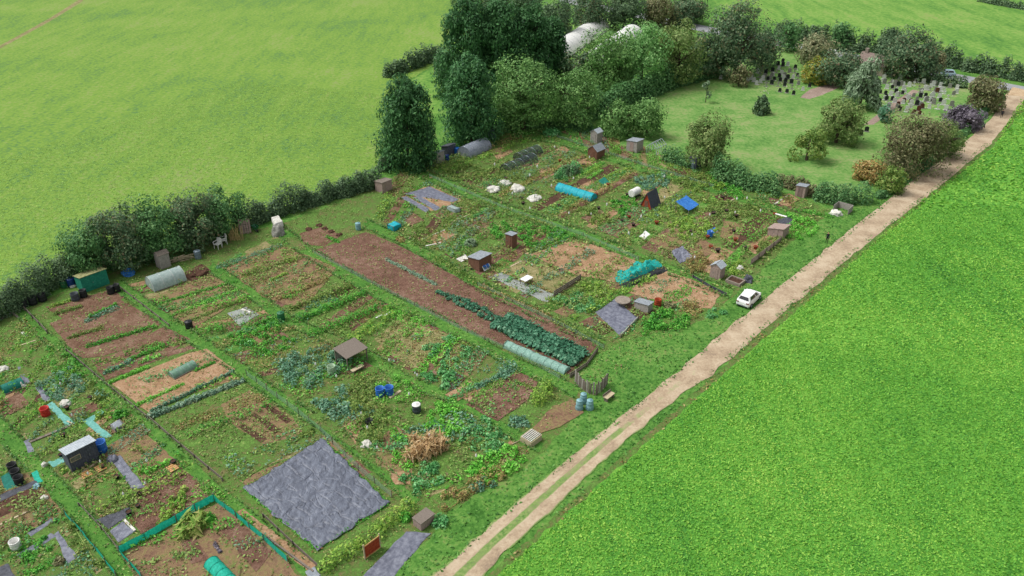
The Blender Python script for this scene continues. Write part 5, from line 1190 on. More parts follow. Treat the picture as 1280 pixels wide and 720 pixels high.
# planter of stone
root = empty('stone_planter', G(919, 353), 'stone planter box on grass behind the parked car', 'planter', rz=RZ)
for a in (0, 1):
    for s in (-1, 1): bm = bmesh.new(); box(bm, (s*.9, 0, .2) if a else (0, s*.7, .2), (.16, 1.56, .4) if a else (1.64, .16, .4)); obj('side', bm, 'stone', root)
bm = bmesh.new(); box(bm, (0, 0, .14), (1.6, 1.2, .28)); obj('soil', bm, 'soildark', root)
# heap of turquoise netting on black sheet
root = empty('netting_heap', G(800, 350), 'long heap of turquoise netting over black plastic on dry soil', 'netting', rz=0)
o0 = G(800, 350)
for nm, m, px, zz in (('netting', 'cyannet', [(766, 348), (775, 356), (828, 333), (820, 324)], .75), ('underlay', 'dark', [(772, 357), (784, 361), (836, 338), (829, 333)], .25)):
    c = [G(*p)-o0 for p in px]; bm = bmesh.new(); n = 26; V = []
    for i in range(n+1):
        r_ = []
        for j in range(n+1):
            u, v = i/n, j/n; p = c[0]*(1-u)*(1-v)+c[1]*u*(1-v)+c[2]*u*v+c[3]*(1-u)*v; e = min(1, 5*min(u, 1-u))*min(1, 4*min(v, 1-v))
            r_.append(bm.verts.new((p.x+.2*mnoise.noise((p.x, p.y, 1)), p.y+.2*mnoise.noise((p.x, p.y, 3)), .05+e*zz*(.6+1.1*abs(mnoise.noise((p.x*1.3, p.y*1.3, 5)))))))
        V.append(r_)
    for i in range(n):
        for j in range(n): bm.faces.new((V[i][j], V[i+1][j], V[i+1][j+1], V[i][j+1]))
    obj(nm, bm, m, root, smooth=True)
pile(777, 344, 6, 5, 'cyannet', 'small wad of turquoise netting beside the long netting heap', 'netting_wad', 'netting', seed=4); 
pile(797, 334, 6, 6, 'cyannet', 'rounded wad of turquoise netting at the far end', 'netting_wad', 'netting', seed=8)
# white tank on black base
root = empty('water_tank', G(793, 247), 'white round water tank lying on a black stand', 'tank', rz=RZ)
bm = bmesh.new(); bmesh.ops.create_cone(bm, cap_ends=True, segments=20, radius1=.6, radius2=.6, depth=1.9, matrix=Matrix.Translation((0, 0, .95)) @ Matrix.Rotation(math.pi/2, 4, 'X')); obj('tank', bm, 'white', root, smooth=False, bev=.05)
bm = bmesh.new(); box(bm, (0, 0, .2), (1.2, 1.8, .4)); obj('stand', bm, 'dark', root)
# planks and sticks
for a, b, w_, m, lb in (((487, 498), (501, 489), .3, 'cream', 'pale plank lying beside the blue barrels'), ((480, 476), (497, 484), .18, 'timber', 'thin grey plank near the bench'), ((28, 416), (33, 421), .3, 'whitecloth', 'short white plank in the top left plot'), ((27, 432), (45, 426), .15, 'cream', 'thin pale plank in the top left plot'), ((0, 400), (15, 391), .22, 'timber', 'bed edging plank at the left, long side'), ((15, 391), (24, 398), .22, 'timber', 'bed edging plank at the left, short side'), ((302, 387), (313, 391), .3, 'whitecloth', 'white plank on the grey patch'), ((0, 657), (39, 638), .2, 'cream', 'long pale edging plank at the left edge'), ((155, 650), (169, 664), .2, 'whitecloth', 'white edging plank on square slate membrane'), ((527, 300), (556, 288), .18, 'whitecloth', 'white edging plank of the far open bed, back'), ((532, 308), (551, 304), .2, 'whitecloth', 'white edging plank of the far open bed, front'), ((968, 256), (984, 245), .25, 'whitecloth', 'white edging plank before the upright brown shed'), ((84, 527), (92, 531), .15, 'cream', 'short edging plank of red bed'), ((38, 553), (92, 531), .3, 'timber', 'grey board path across the left plot'), ((578, 263), (601, 258), .14, 'rust', 'red plank edging a far bed'), ((101, 592), (122, 578), .22, 'cream', 'pale plank leaning along dark slate coloured shed'), ((470, 398), (478, 394), .2, 'white', 'white plank in the fourth plot row'), ((480, 396), (487, 391), .15, 'white', 'thin white plank in the fourth plot row'), ((556, 282), (588, 268), .14, 'cream', 'cream edging plank of a far reddish bed'), ((638, 334), (652, 327), .2, 'cream', 'cream plank edge above the white topped table'), ((664, 544), (640, 556), .06, 'cream', 'thin pale cane lying by pallet box'), ((905, 256), (918, 249), .2, 'cream', 'pale edging plank of the dark far bed')):
    beam(a, b, w_, .09, m, lb)
for x, y, lb in ((108, 594, 'new orange timber pallet board before the dark shed'), (126, 586, 'new orange timber crate lid on slate membrane'), (216, 586, 'orange box at the end of leafy row')):
    root = empty('pallet', G(x, y), lb, 'pallet', rz=RZ)
    for i in range(4): bm = bmesh.new(); box(bm, (-.36+i*.24, 0, .13), (.19, .8, .04)); obj('slat', bm, 'orangewood', root)
    for s in (-.32, .32): bm = bmesh.new(); box(bm, (0, s, .055), (.95, .09, .11)); obj('bearer', bm, 'orangewood', root)
# fire wood and leaning boards by the hedge
root = empty('firewood_stack', G(226, 326), 'stack of pale branches left of the water butt', 'firewood', rz=RZ+math.pi/2-.3)
bm = bmesh.new()
for i in range(46): z = .08+.13*(i % 5); x = random.uniform(-1.3, 1.3); bar(bm, (x-.7, random.uniform(-.3, .3), z), (x+.7, random.uniform(-.3, .3), z+random.uniform(-.08, .1)), .07, .06, seg=6)
obj('branch', bm, 'cream', root)
root = empty('cane_bundle', G(296, 300), 'bundle of straw coloured canes leaning in the hedge', 'canes'); bm = bmesh.new()
for i in range(40): x, y = random.uniform(-1, 1), random.uniform(-.3, .3); bar(bm, (x, y, 0), (x+random.uniform(-.8, .3), y+random.uniform(.1, .6), random.uniform(1.2, 2.3)), .04)
obj('cane', bm, 'dryst', root)
root = empty('leaning_boards', G(308, 292), 'tall brown boards leaning against the hedge', 'boards', rz=R(20))
for i in range(5): bm = bmesh.new(); box(bm, (-.7+i*.32, .1, 1.1), (.26, .04, 2.1+.2*math.sin(i*3)), Matrix.Rotation(R(-12), 3, 'X')); obj('board', bm, 'boardspink', root)
root = empty('wheelbarrow', G(319, 288), 'green wheelbarrow tipped by the leaning boards', 'wheelbarrow', rz=R(40))
bm = bmesh.new(); v = [bm.verts.new(q) for q in ((-.28, -.4, .35), (.28, -.4, .35), (.28, .35, .35), (-.28, .35, .35), (-.4, -.6, .75), (.4, -.6, .75), (.4, .5, .75), (-.4, .5, .75))]
for f in ((3, 2, 1, 0), (0, 1, 5, 4), (1, 2, 6, 5), (2, 3, 7, 6), (3, 0, 4, 7)): bm.faces.new([v[i] for i in f])
obj('tray', bm, 'greenplas', root)
bm = bmesh.new(); bmesh.ops.create_cone(bm, cap_ends=True, segments=16, radius1=.22, radius2=.22, depth=.1, matrix=Matrix.Translation((0, -.8, .22)) @ Matrix.Rotation(math.pi/2, 4, 'Y')); obj('wheel', bm, 'tyre', root)
for s in (-1, 1):
    bm = bmesh.new(); bar(bm, (s*.1, -.8, .22), (s*.3, .9, .6), .05); obj('handle', bm, 'metal', root); bm = bmesh.new(); bar(bm, (s*.22, .3, .4), (s*.26, .35, 0), .05); obj('leg', bm, 'metal', root)
# frame of timber at the bottom
beam((330, 670), (392, 716), .14, .2, 'timber', 'grey board edging the bare strip beside the big sheet')
cloth([(381, 716), (393, 709), (402, 720), (390, 730)], 'felt', 'grey board lying at the bottom edge below big sheet', wr=.01, z=.15)
# small clutter: plant pots and canes capped with white bottles
def repeat(proto, region, n, group, seed, sc=(.85, 1.2)):
    rr = random.Random(seed); poly = [tuple(q) for q in region]; k = 0; lo = [min(q[i] for q in poly) for i in (0, 1)]; hi = [max(q[i] for q in poly) for i in (0, 1)]
    proto['group'] = group
    while k < n:
        x, y = rr.uniform(lo[0], hi[0]), rr.uniform(lo[1], hi[1])
        if not inpoly(np.array([[x, y]]), poly)[0]: continue
        g = G(x, y)
        if any(inpoly(np.array([[g.x, g.y]]), q)[0] for q in EXCL): continue
        o = proto if k == 0 else copy_tree(proto); o.location = g; f = rr.uniform(*sc); o.scale = (f, f, f); o.rotation_euler = (0, 0, rr.random()*6.28); k += 1
FARP = [(560, 215), (640, 180), (780, 205), (900, 245), (990, 275), (905, 345), (800, 310), (640, 270)]
MIDP = [(380, 480), (430, 420), (560, 490), (640, 550), (560, 620), (480, 580)]
LEFP = [(10, 500), (60, 450), (180, 540), (230, 590), (160, 650), (90, 620)]
def pot(mat, label):
    root = empty('plant_pot', (0, 0, 0), label, 'pot'); bm = bmesh.new(); lathe(bm, [(.17, 0), (.25, .36), (.28, .36), (.28, .44), (.23, .44), (.2, .2)], 14); obj('body', bm, mat, root, smooth=True); bm = bmesh.new(); lathe(bm, [(.225, .36), (.215, .4), (.02, .41)], 14); obj('soil', bm, 'soildark', root); return root
def cane(label):
    root = empty('cane_marker', (0, 0, 0), label, 'cane'); bm = bmesh.new(); bar(bm, (0, 0, -.1), (.05, .02, 1.25), .03, seg=5); obj('cane', bm, 'dryst', root); bm = bmesh.new(); lathe(bm, [(.08, 1.1), (.1, 1.14), (.1, 1.36), (.04, 1.44), (.03, 1.5)], 10); obj('bottle', bm, 'white', root, smooth=True); return root
repeat(pot('dark', 'black plant pot standing among the crops of the far plots'), FARP, 22, 'black pots in the far plots', 1)
repeat(pot('rust', 'terracotta plant pot standing among the crops of the far plots'), FARP, 10, 'terracotta pots in the far plots', 2)
repeat(cane('cane capped with a white bottle in the far plots'), FARP, 26, 'bottle topped canes in the far plots', 3)
repeat(cane('cane capped with a white bottle in the bushy plots around the timber shelter'), MIDP, 12, 'bottle topped canes near the timber shelter', 4, (.7, .95))
repeat(pot('dark', 'black plant pot among the crops near the dark slate coloured shed'), LEFP, 12, 'black pots near the dark shed', 5, (.7, .95))
repeat(cane('cane capped with a white bottle near the dark slate coloured shed'), LEFP, 8, 'bottle topped canes near the dark shed', 6, (.7, .9))
# ---------------------------------------------------------------- crops
KA = 'kale plants in the bare plot'
protos = []
for i in range(4):
    n = 90; C = np.zeros((5, 3)); q = rng.normal(size=(5, 2))*.14; C[:, :2] = q; C[:, 2] = .22
    P, Nn = domes(C, np.full(5, .36), np.full(5, .42), n//5); o = leaves('kale_plant', P, Nn, .26, 'kale'); protos.append(tag(o, 'bushy blue green kale plant in the long block on the bare plot', 'kale plant', KA))
used = 0
def kale(px, py, sc):
    global used
    o = protos[used] if used < 4 else copy_tree(protos[used % 4]); used += 1
    o.location = G(px, py); o.rotation_euler = (0, 0, random.random()*6.28); o.scale = (sc, sc, sc*random.uniform(.85, 1.15))
for t in range(34):                                    # thin double row, then three rows wide
    f = t/33; x, y = 549+(722-549)*f, 368+(452-368)*f
    rows_ = 1 if f < .08 else (2 if f < .45 else 4)
    for k in range(rows_):
        o_ = (k-(rows_-1)/2)*6.4
        kale(x+o_*.78+random.uniform(-1.5, 1.5), y-o_*.62+random.uniform(-1, 1)-2, (.75 if rows_ < 4 else 1.12)*random.uniform(.85, 1.15))
row((483, 325), (546, 357), 6, .35, 'leek', 'straight grey green leek row on the bare plot', 'leek_row', leaf=.16, n=22, up=(0, 0, 1), asp=2.5)
row((186, 523), (305, 477), 9, .55, 'leek', 'long grey green leek row along the weedy plot', 'leek_row', leaf=.18, n=40, up=(0, 0, 1), asp=2.8)
row((187, 516), (292, 466), 5, .5, 'vegblue', 'blue green crop row just above the long leek row', leaf=.16)
row((104, 404), (148, 384), 12, .5, 'vegblue', 'blue green cabbage row in the top brown plot', leaf=.2, n=30)
row((112, 397), (146, 381), 5, .4, 'veg', 'green crop row above the cabbage row', leaf=.18)
row((136, 480), (186, 459), 6, .35, 'vegbright', 'bright green lettuce row on brown soil, upper', leaf=.17)
row((167, 509), (230, 480), 8, .35, 'vegbright', 'bright green lettuce row on brown soil, lower', leaf=.17)
row((244, 464), (270, 453), 6, .35, 'veg', 'short green row right of the cloche', leaf=.17)
row((180, 593), (212, 578), 12, .45, 'vegbright', 'large leaved bright squash row below the grassy strip', leaf=.3, n=20)
row((268, 680), (276, 692), 7, .4, 'purple', 'purple leaved crop clump in the bottom plot', leaf=.17)
row((538, 322), (600, 356), 17, .9, 'vegolive', 'tall bean and flower hedge along the bare plot', 'bean_row', leaf=.22, n=44)
row((600, 358), (690, 398), 8, .5, 'weedsdry', 'dry flowering border along the bare plot', 'flower_border', leaf=.2, n=26)
row((690, 400), (752, 432), 11, .6, 'vegolive', 'olive weedy border at the near end of bare plot', 'flower_border', leaf=.2, n=30)
row((270, 336), (352, 307), 12, .45, 'vegblue', 'grey green crop row at the top of the fourth plots', leaf=.2)
row((304, 346), (378, 322), 13, .7, 'vegolive', 'olive yellow raspberry row near the path', 'raspberry_row', leaf=.22, n=36)
row((338, 352), (360, 342), 6, .4, 'vegyellow', 'pale yellow green short row', leaf=.18)
row((345, 376), (410, 350), 9, .6, 'weedsdry', 'brown fading crop row in the fourth plots', leaf=.2)
row((362, 388), (440, 358), 12, .9, 'vegolive', 'tall green raspberry row, uppermost of the thicket', 'raspberry_row', leaf=.22, n=44)
row((372, 402), (458, 368), 14, .95, 'veg', 'tall green raspberry row, middle of the thicket', 'raspberry_row', leaf=.22, n=46)
row((388, 420), (480, 384), 16, 1.0, 'veg', 'tall green raspberry row, nearest of the thicket', 'raspberry_row', leaf=.22, n=46)
row((130, 408+60), (165, 452), 8, .5, 'vegblue', 'blue green row hidden near plot boards', leaf=.2)
row((160, 452), (206, 432), 10, .5, 'veg', 'leafy green row crossing the brown plot', leaf=.2)
row((200, 380), (296, 352), 8, .35, 'veg', 'green crop row beside the clear hooped greenhouse', leaf=.18)
row((212, 396), (300, 362), 8, .35, 'vegbright', 'lighter green crop row right of hooped greenhouse', leaf=.18)
row((228, 406), (306, 374), 7, .3, 'vegolive', 'olive crop row right of hooped greenhouse', leaf=.18)
row((290, 430), (334, 410), 12, .5, 'vegbright', 'bright leafy row by the grey patch', leaf=.22)
row((318, 408), (350, 396), 9, .5, 'veg', 'leafy row left of the dark green bin', leaf=.2)
row((594, 486), (640, 463), 9, .5, 'vegblue', 'blue green netted row above the brown square bed', leaf=.18, n=34)
row((560, 502), (600, 480), 12, .5, 'vegmint', 'mint green row left of the brown square bed', leaf=.2)
row((645, 478), (700, 500), 5, .3, 'vegolive', 'olive path edge growth', leaf=.16)
row((404, 714), (458, 676), 24, 1.1, 'vegyellow', 'yellow green shrub row below big sheet, left part', 'shrub_row', 'shrubs', leaf=.2, n=80)
row((466, 670), (514, 634), 24, 1.1, 'vegyellow', 'yellow green shrub row below big sheet, right part', 'shrub_row', 'shrubs', leaf=.2, n=80)
row((640, 268), (690, 284), 9, .5, 'vegolive', 'olive growth along far grass path', leaf=.2)
row((660, 318), (700, 304), 5, .3, 'vegolive', 'low growth at the back of dry soil plot', leaf=.2)
row((590, 274), (610, 262), 7, .4, 'vegmint', 'mint green row by red plank', leaf=.18)
row((732, 218), (750, 208), 8, .5, 'vegyellow', 'yellow green row near small teal net', leaf=.2)
row((736, 224), (752, 214), 9, .6, 'vegbright', 'bright green row near small teal net', leaf=.2)
row((756, 222), (790, 210), 7, .4, 'vegyellow', 'yellow flowering row in the far plots', leaf=.2)
row((408, 296), (424, 304), 7, .4, 'veg', 'green row beside compost mounds', leaf=.18)
row((862, 240), (884, 232), 10, .7, 'vegyellow', 'yellow green row right of blue tarpaulin', leaf=.22)
row((944, 240), (980, 250), 10, .6, 'vegyellow', 'yellow green bed below dark green hedge', leaf=.22)
row((990, 262), (1040, 272), 9, .6, 'veg', 'green row near the compost bay', leaf=.22)
row((640, 345), (690, 366), 4, .25, 'weedsdry', 'thin dry growth on the shingle', leaf=.14)
row((66, 394), (104, 383), 9, .5, 'vegolive', 'olive green row by the black compost bins', leaf=.2)
row((108, 434), (196, 408), 9, .5, 'veg', 'green crop row across the middle of the brown plot', leaf=.2)
row((84, 424), (130, 410), 8, .4, 'vegolive', 'olive row in the upper brown plot', leaf=.2)
row((64, 384), (92, 375), 8, .4, 'vegyellow', 'yellow green plants at the top corner of brown plot', leaf=.2)
def P_(*a, **k): patch(*a, **k)
P_([(45, 480), (88, 462), (112, 490), (70, 505)], 'vegblue', 'grey green bushy crop near the narrow slate path', leaf=.2)
P_([(100, 470), (126, 486), (146, 512), (124, 508)], 'vegolive', 'olive weedy crop by the plot boards', leaf=.2)
P_([(60, 436), (100, 452), (112, 470), (70, 474)], 'veg', 'green crop above the grey bushy crop', leaf=.2, h=(.2, .4))
P_([(118, 522), (140, 512), (146, 522), (130, 530)], 'vegyellow', 'yellow green clump by the turquoise strip', leaf=.2)
P_([(200, 660), (206, 626), (236, 610), (228, 640)], 'vegyellow', 'pale green plants on soil above teal fence', leaf=.2, r=(.2, .4), cover=.7)
P_([(18, 690), (58, 672), (78, 704), (36, 720)], 'veg', 'green crop inside the square slate bed', leaf=.2, h=(.15, .35))
P_([(78, 640), (110, 672), (140, 712), (110, 706), (84, 670)], 'vegolive', 'green growth beside the grass path at lower left', leaf=.2, cover=.8)
P_([(280, 420), (340, 398), (372, 430), (330, 452)], 'veg', 'leafy green vegetables in the middle plot', leaf=.22, cover=.7)
P_([(344, 452), (420, 430), (440, 452), (392, 490), (356, 480)], 'vegblue', 'blue green cabbages in the middle plot', leaf=.24, r=(.4, .8), h=(.5, .9))
P_([(390, 500), (430, 486), (448, 505), (420, 530)], 'vegblue', 'blue green cabbages nearer the net fence', leaf=.24, r=(.4, .8), h=(.5, .9))
P_([(430, 478), (468, 470), (470, 505), (440, 512)], 'vegolive', 'green mixed vegetables left of the blue barrels', leaf=.2)
P_([(440, 512), (480, 505), (500, 540), (462, 560)], 'vegolive', 'tall olive bushes below the blue barrels', leaf=.22, h=(.8, 1.2), r=(.5, .8), cover=1.6)
P_([(470, 480), (500, 468), (510, 480), (482, 492)], 'vegbright', 'bright green clump above the blue barrels', leaf=.2)
P_([(490, 540), (510, 530), (512, 552), (496, 556)], 'vegbright', 'bright green clump left of dark grey bin bed', leaf=.2)
P_([(492, 566), (510, 558), (512, 590), (494, 584)], 'vegbright', 'bright green lower clump beside dry maize', leaf=.2)
P_([(530, 510), (570, 500), (590, 530), (560, 552), (530, 540)], 'vegbright', 'bright leafy beds right of dark grey bin', leaf=.22)
P_([(566, 548), (600, 520), (640, 548), (610, 572)], 'vegmint', 'mint green cabbages beside the grass path', leaf=.24, cover=1.1)
P_([(580, 580), (640, 556), (656, 580), (600, 610)], 'vegbright', 'bright leafy corner crop near the verge', leaf=.24, cover=1.4)
P_([(500, 596), (540, 578), (560, 600), (520, 622)], 'vegmint', 'blue green leafy crop below the dry maize', leaf=.24)
P_([(586, 606), (612, 596), (622, 610), (598, 622)], 'vegblue', 'blue green cabbages at the verge corner', leaf=.22)
P_([(552, 620), (600, 596), (650, 578), (654, 586), (604, 612), (556, 640)], 'weedsdry', 'brown twiggy edge of the corner plot', leaf=.2, h=(.4, .8))
P_([(512, 556), (540, 548), (560, 562), (530, 578), (508, 578)], 'dry', 'stand of dry straw coloured maize', 'maize_stand', 'maize', leaf=.2, r=(.16, .26), h=(1.1, 1.5), cover=1.0, up=(0, 0, 1), asp=8.0, n=6)
P_([(524, 440), (560, 418), (590, 440), (560, 470)], 'vegmint', 'mint green crop right of straw bed', leaf=.22, cover=.9)
P_([(526, 470), (560, 460), (576, 476), (548, 490)], 'vegmint', 'mint green cabbages by the path', leaf=.24)
P_([(480, 376), (500, 386), (540, 400), (520, 412), (490, 400)], 'vegbright', 'light green growth on the path edge by bare plot', leaf=.18, h=(.1, .3), cover=.8)
P_([(632, 520), (654, 512), (664, 530), (644, 540)], 'vegblue', 'silvery green plants beside pallet box', leaf=.22)
P_([(660, 500), (680, 478), (692, 490), (676, 512)], 'vegyellow', 'yellow green tall bush on the brown square bed', leaf=.22, h=(.9, 1.5), r=(.4, .7), cover=2)
P_([(686, 374), (724, 366), (752, 384), (726, 394)], 'vegmint', 'grey green leaf bed by slate sheet', leaf=.2)
P_([(718, 356), (744, 350), (768, 366), (744, 376)], 'vegyellow', 'yellow green leaf bed left of the round table', leaf=.2)
P_([(800, 404), (830, 388), (870, 398), (850, 412), (806, 420)], 'veg', 'tall rough grass and nettles on the verge edge', leaf=.24, h=(.4, .9))
P_([(846, 384), (868, 376), (886, 388), (866, 398)], 'weedsdry', 'twiggy dry growth beside wicker ring', leaf=.2)
P_([(880, 392), (896, 384), (906, 392), (890, 400)], 'vegmint', 'mint green clump near the parked car', leaf=.22)
P_([(905, 332), (925, 326), (935, 340), (915, 346)], 'vegyellow', 'yellow flowering clump behind the planter', leaf=.2)
P_([(850, 330), (880, 318), (890, 336), (866, 344)], 'weedsdry', 'straw coloured clump left of pinkish gabled shed', leaf=.2, h=(.5, 1))
P_([(940, 312), (960, 298), (985, 300), (960, 322)], 'vegolive', 'olive growth behind brown plank fence', leaf=.2)
P_([(600, 212), (640, 206), (660, 222), (630, 230)], 'vegolive', 'olive weedy crop beside fruit cages', leaf=.2)
P_([(548, 210), (590, 205), (612, 222), (570, 228)], 'vegolive', 'rough green growth by grey sheds', leaf=.2, cover=1)
P_([(690, 222), (720, 205), (728, 215), (706, 230)], 'vegmint', 'dark mint bushes above cyan tunnel', leaf=.24, h=(.7, 1.3))
P_([(760, 255), (792, 240), (800, 258), (776, 272)], 'veg', 'green crop left of A-frame hut', leaf=.22)
P_([(790, 224), (830, 218), (840, 236), (806, 238)], 'vegblue', 'grey green bushes behind the water tank', leaf=.22)
P_([(836, 226), (880, 214), (900, 228), (870, 240)], 'vegolive', 'mixed green growth below dark open shed', leaf=.22)
P_([(890, 224), (930, 236), (926, 250), (896, 238)], 'veg', 'green crop before the dark green hedge', leaf=.22)
P_([(880, 255), (920, 252), (960, 262), (930, 280), (890, 272)], 'vegolive', 'mixed far crop behind pinkish roofed shed', leaf=.22, cover=.9)
P_([(830, 282), (870, 270), (900, 290), (860, 306)], 'vegyellow', 'yellow green far crop by blue barrel', leaf=.22, cover=.8)
P_([(700, 256), (750, 262), (780, 276), (740, 284)], 'vegolive', 'olive crop in front of cyan tunnel', leaf=.22, cover=.9)
P_([(640, 280), (700, 286), (720, 298), (660, 312)], 'veg', 'green growth behind dry soil plot', leaf=.22, cover=.8)
P_([(985, 268), (1030, 280), (1010, 300), (980, 300)], 'vegbright', 'bright growth near the standing person', leaf=.22, cover=.7)
P_([(606, 285), (630, 276), (640, 290), (622, 300)], 'veg', 'green growth by tall thin brown shed', leaf=.22)
P_([(550, 268), (604, 244), (640, 262), (600, 290), (560, 292)], 'vegolive', 'mixed growth around the far reddish beds', leaf=.18, cover=.45, h=(.15, .3))
P_([(500, 290), (530, 282), (545, 300), (530, 314)], 'vegolive', 'rough growth beside turquoise cage', leaf=.18, h=(.2, .4))
P_([(220, 660), (250, 640), (262, 656), (236, 680)], 'grassy', 'tall straw green grasses by the teal fence', leaf=.3, up=(0, 0, 1), asp=5, h=(.6, .9))
bush(407, 508, 9, 9, 'vegblue', 'blue green artichoke bush near net fence')
bush(150, 520, 11, 11, 'veg', 'round dark green bush at end of left plot')
bush(588, 306, 8, 9, 'silver', 'grey leaved bush above solar panel shed')
bush(384, 542, 10, 5, 'vegolive', 'low bush in the weedy plot corner')
bush(73, 704, 9, 7, 'brownish', 'reddish brown bush in square slate bed')
bush(550, 654, 14, 9, 'vegmint', 'green bush right of the wooden chest')
bush(508, 648, 10, 9, 'veg', 'green bush left of the wooden chest')
bush(711, 218, 14, 12, 'hedge', 'dark bush in the far plots left of yellow rows')
bush(500, 300, 9, 3, 'weedsdry', 'low straw clump near the bare plot corner')
bush(837, 384, 8, 6, 'brownish', 'brown twiggy ring beside rusty barrel')
bush(690, 168, 12, 8, 'vegmint', 'flowering shrub below the undergrowth')
bush(900, 236, 8, 9, 'vegyellow', 'light green shrub before dark hedge')
bush(258, 650, 12, 8, 'veg', 'green weeds clump at the teal fence corner')
# ---------------------------------------------------------------- scattered ground cover
scatter([(150, 694), (275, 630), (360, 704), (380, 726), (176, 726)], 'weeds', 9, .2, .2, .0)
scatter([(188, 530), (304, 480), (402, 540), (402, 552), (340, 578), (304, 602)], 'weeds', 14, .18, .2, -.1)
scatter([(270, 332), (350, 305), (420, 335), (540, 398), (640, 450), (690, 478), (640, 540), (560, 490), (460, 440), (360, 396)], 'weeds', 7, .2, .25, -.1)
scatter([(200, 360), (262, 340), (320, 372), (460, 448), (560, 500), (640, 548), (560, 610), (430, 545), (310, 462), (214, 400)], 'weeds', 7, .2, .25, -.1)
scatter([(478, 226), (540, 206), (640, 165), (770, 178), (860, 207), (1000, 248), (1036, 264), (905, 372), (800, 330), (730, 350), (760, 400), (745, 432), (640, 378), (470, 285)], 'weeds', 5, .24, .3, -.05)
scatter([(478, 226), (540, 206), (640, 165), (770, 178), (860, 207), (1000, 248), (1036, 264), (905, 372), (800, 330), (730, 350), (640, 340), (470, 285)], 'weedsdry', 3, .22, .25, .1)
scatter([(0, 400), (60, 410), (200, 548), (140, 560), (60, 590), (0, 530)], 'weeds', 9, .18, .2, -.05)
scatter([(80, 620), (180, 590), (260, 612), (150, 690)], 'weeds', 7, .18, .2, .1)
scatter([(0, 540), (90, 630), (150, 720), (0, 720)], 'weeds', 8, .18, .2, 0)
scatter([(40, 380), (140, 360), (200, 400), (100, 450)], 'weeds', 3, .18, .15, .25)
scatter([(391, 314), (458, 290), (747, 432), (711, 468), (540, 392)], 'weeds', .5, .12, .08)
scatter([(800, 352), (828, 337), (902, 366), (889, 386), (785, 366)], 'vegyellow', 2.0, .13, .08, .1)
scatter([(656, 317), (716, 302), (794, 326), (768, 353), (723, 345)], 'weedsdry', 1.6, .14, .08, .2)
scatter([(-60, 480), (30, 395), (140, 356), (345, 286), (478, 228), (540, 208), (640, 167), (770, 178), (860, 207), (1000, 248), (1036, 264), (905, 380), (760, 480), (650, 578), (540, 660), (470, 730), (-60, 760)], 'weeds', 4.5, .17, .16, -.2)
scatter([(-60, 480), (30, 395), (140, 356), (345, 286), (478, 228), (640, 167), (770, 178), (1000, 248), (905, 380), (760, 480), (540, 660), (470, 730), (-60, 760)], 'weedsdry', 1.5, .16, .14, .05)
for L_, w_ in (([(1205, 178), (1140, 226), (1060, 290), (985, 350), (905, 415), (858, 455), (812, 492), (745, 545), (690, 590), (640, 632), (590, 676), (540, 722)], 3), ([(1238, 180), (1172, 236), (1094, 296), (1026, 352), (952, 414), (900, 460), (850, 504), (790, 556), (740, 602), (697, 640), (650, 681), (605, 722)], -3)):
    scatter([(x-w_*1.2, y-w_*.6) for x, y in L_]+[(x+w_*1.6, y+w_*.8) for x, y in L_[::-1]], 'grass', 16, .14, .12, -.15)
for a_, b_ in (((403, 549), (487, 630)), ((487, 630), (396, 688)), ((396, 688), (304, 612)), ((304, 612), (403, 549))):
    row(a_, b_, 4, .3, 'veg' if a_[0] > 350 else 'vegolive', 'weeds creeping over the %s edge of the huge plastic sheet' % {403: 'net fence side', 487: 'shrub row side', 396: 'board side', 304: 'far weedy plot'}[a_[0]], 'weed_fringe', 'weeds', leaf=.16, n=5, gap=1.6, lump=.8)
CF = [(1200, 190), (1100, 300), (966, 416), (884, 488), (826, 540), (720, 634), (620, 724), (900, 760), (1300, 740), (1320, 180)]
near = [(826, 540), (720, 634), (616, 724), (700, 760), (1340, 760), (1340, 440), (950, 430)]
scatter(near, 'cropleaf', 42, .165, .1); scatter([(1140, 260), (950, 430), (1340, 440), (1340, 260)], 'cropleaf', 24, .2, .12); scatter([(1277, 124), (1240, 186), (1140, 260), (1340, 260), (1420, 150)], 'cropleaf', 8, .28, .15)
scatter([(812, 545), (706, 638), (606, 724), (618, 724), (720, 634), (826, 540), (966, 416), (1104, 298), (1240, 184), (1236, 184), (1098, 296), (950, 416)], 'weedsdry', 6, .2, .2, 0)
scatter([(0, 372), (100, 335), (340, 268), (478, 205), (486, 118), (300, 100), (0, 200)], 'pastleaf', 7, .2, .05); 
LBL = {'fringe': 'uncut darker grass along the edges of the mown paths', 'veg': 'low green seedlings in the beds', 'vegmint': 'low mint green seedlings in the beds', 'vegolive': 'low olive seedlings in the beds', 'vegbright': 'low bright green seedlings in the beds', 'vegyellow': 'low yellow green leaves in the beds and on dry soil', 'vegblue': 'low blue green seedlings in the beds'}
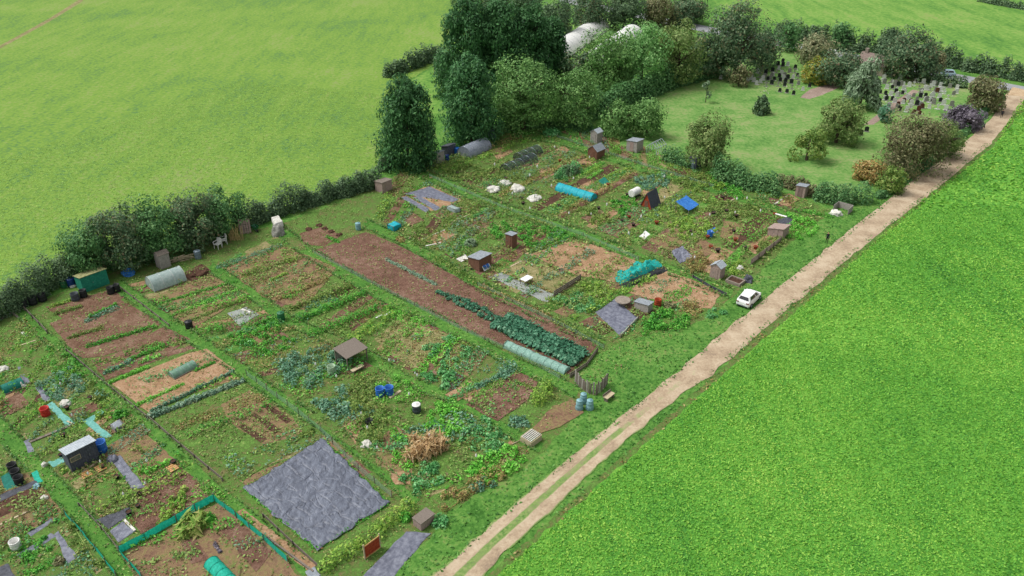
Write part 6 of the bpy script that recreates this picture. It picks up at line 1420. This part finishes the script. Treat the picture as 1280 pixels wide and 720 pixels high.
# ================================================================== stuff, light, camera
for m, L in SCAT.items():
    P = np.concatenate([a for a, _, _ in L]); Nn = np.concatenate([b for _, b, _ in L]); s = np.concatenate([c for _, _, c in L])
    keep = np.ones(len(P), bool)
    for q in EXCL: keep &= ~inpoly(P, q)
    P, Nn, s = P[keep], Nn[keep], s[keep]
    o = leaves({'grass': 'grass', 'fringe': 'grass', 'cropleaf': 'crop_leaves', 'pastleaf': 'pasture_grass'}.get(m, 'weeds'), P, Nn, s, m, asp=1.9); tag(o, kind='stuff')
    tag(o, {'grass': 'short mown grass growing on paths and verges', 'cropleaf': 'dense green crop leaves in the field right of the track', 'pastleaf': 'yellow green grass of the big pasture at left', 'weeds': 'green weeds scattered over the vegetable plots', 'weedsdry': 'yellowing dry weeds on the bare plots'}.get(m, LBL.get(m, 'low weeds')), 'ground cover')
w = bpy.data.worlds.new('World'); SC.world = w; w.use_nodes = True
nt = w.node_tree; nt.nodes.clear()
SUN_EL, SUN_AZ = R(58), R(-80)                  # bearing of the sun from +Y, clockwise
sky = nt.nodes.new('ShaderNodeTexSky'); sky.sky_type = 'NISHITA'; sky.sun_disc = False; sky.sun_elevation = SUN_EL; sky.sun_rotation = SUN_AZ; sky.dust_density = 4; sky.air_density = 1.0
hs = nt.nodes.new('ShaderNodeHueSaturation'); hs.inputs['Saturation'].default_value = .12
bg = nt.nodes.new('ShaderNodeBackground'); bg.inputs['Strength'].default_value = .125
wo = nt.nodes.new('ShaderNodeOutputWorld')
nt.links.new(sky.outputs[0], hs.inputs['Color']); nt.links.new(hs.outputs[0], bg.inputs[0]); nt.links.new(bg.outputs[0], wo.inputs[0])
sl = bpy.data.lights.new('sun', 'SUN'); sl.energy = 1.5; sl.angle = R(14); sl.color = (1, .965, .91)
so = bpy.data.objects.new('sun', sl); COL.objects.link(so)
dv = Vector((math.sin(SUN_AZ)*math.cos(SUN_EL), math.cos(SUN_AZ)*math.cos(SUN_EL), math.sin(SUN_EL)))
so.rotation_euler = dv.to_track_quat('Z', 'Y').to_euler()
cam = bpy.data.cameras.new('camera'); cam.sensor_width = 36; cam.lens = 36*F/1280; cam.clip_start = .5; cam.clip_end = 6000
co = bpy.data.objects.new('camera', cam); COL.objects.link(co); co.location = (0, 0, HC); co.rotation_euler = (math.pi/2-PITCH, 0, 0); SC.camera = co
vs = SC.view_settings; vs.view_transform = 'Standard'; vs.look = 'None'; vs.exposure = 0.6; vs.gamma = 1; vs.use_curve_mapping = False
SC.cycles.max_bounces = 6; SC.cycles.transparent_max_bounces = 8; SC.cycles.use_denoising = True
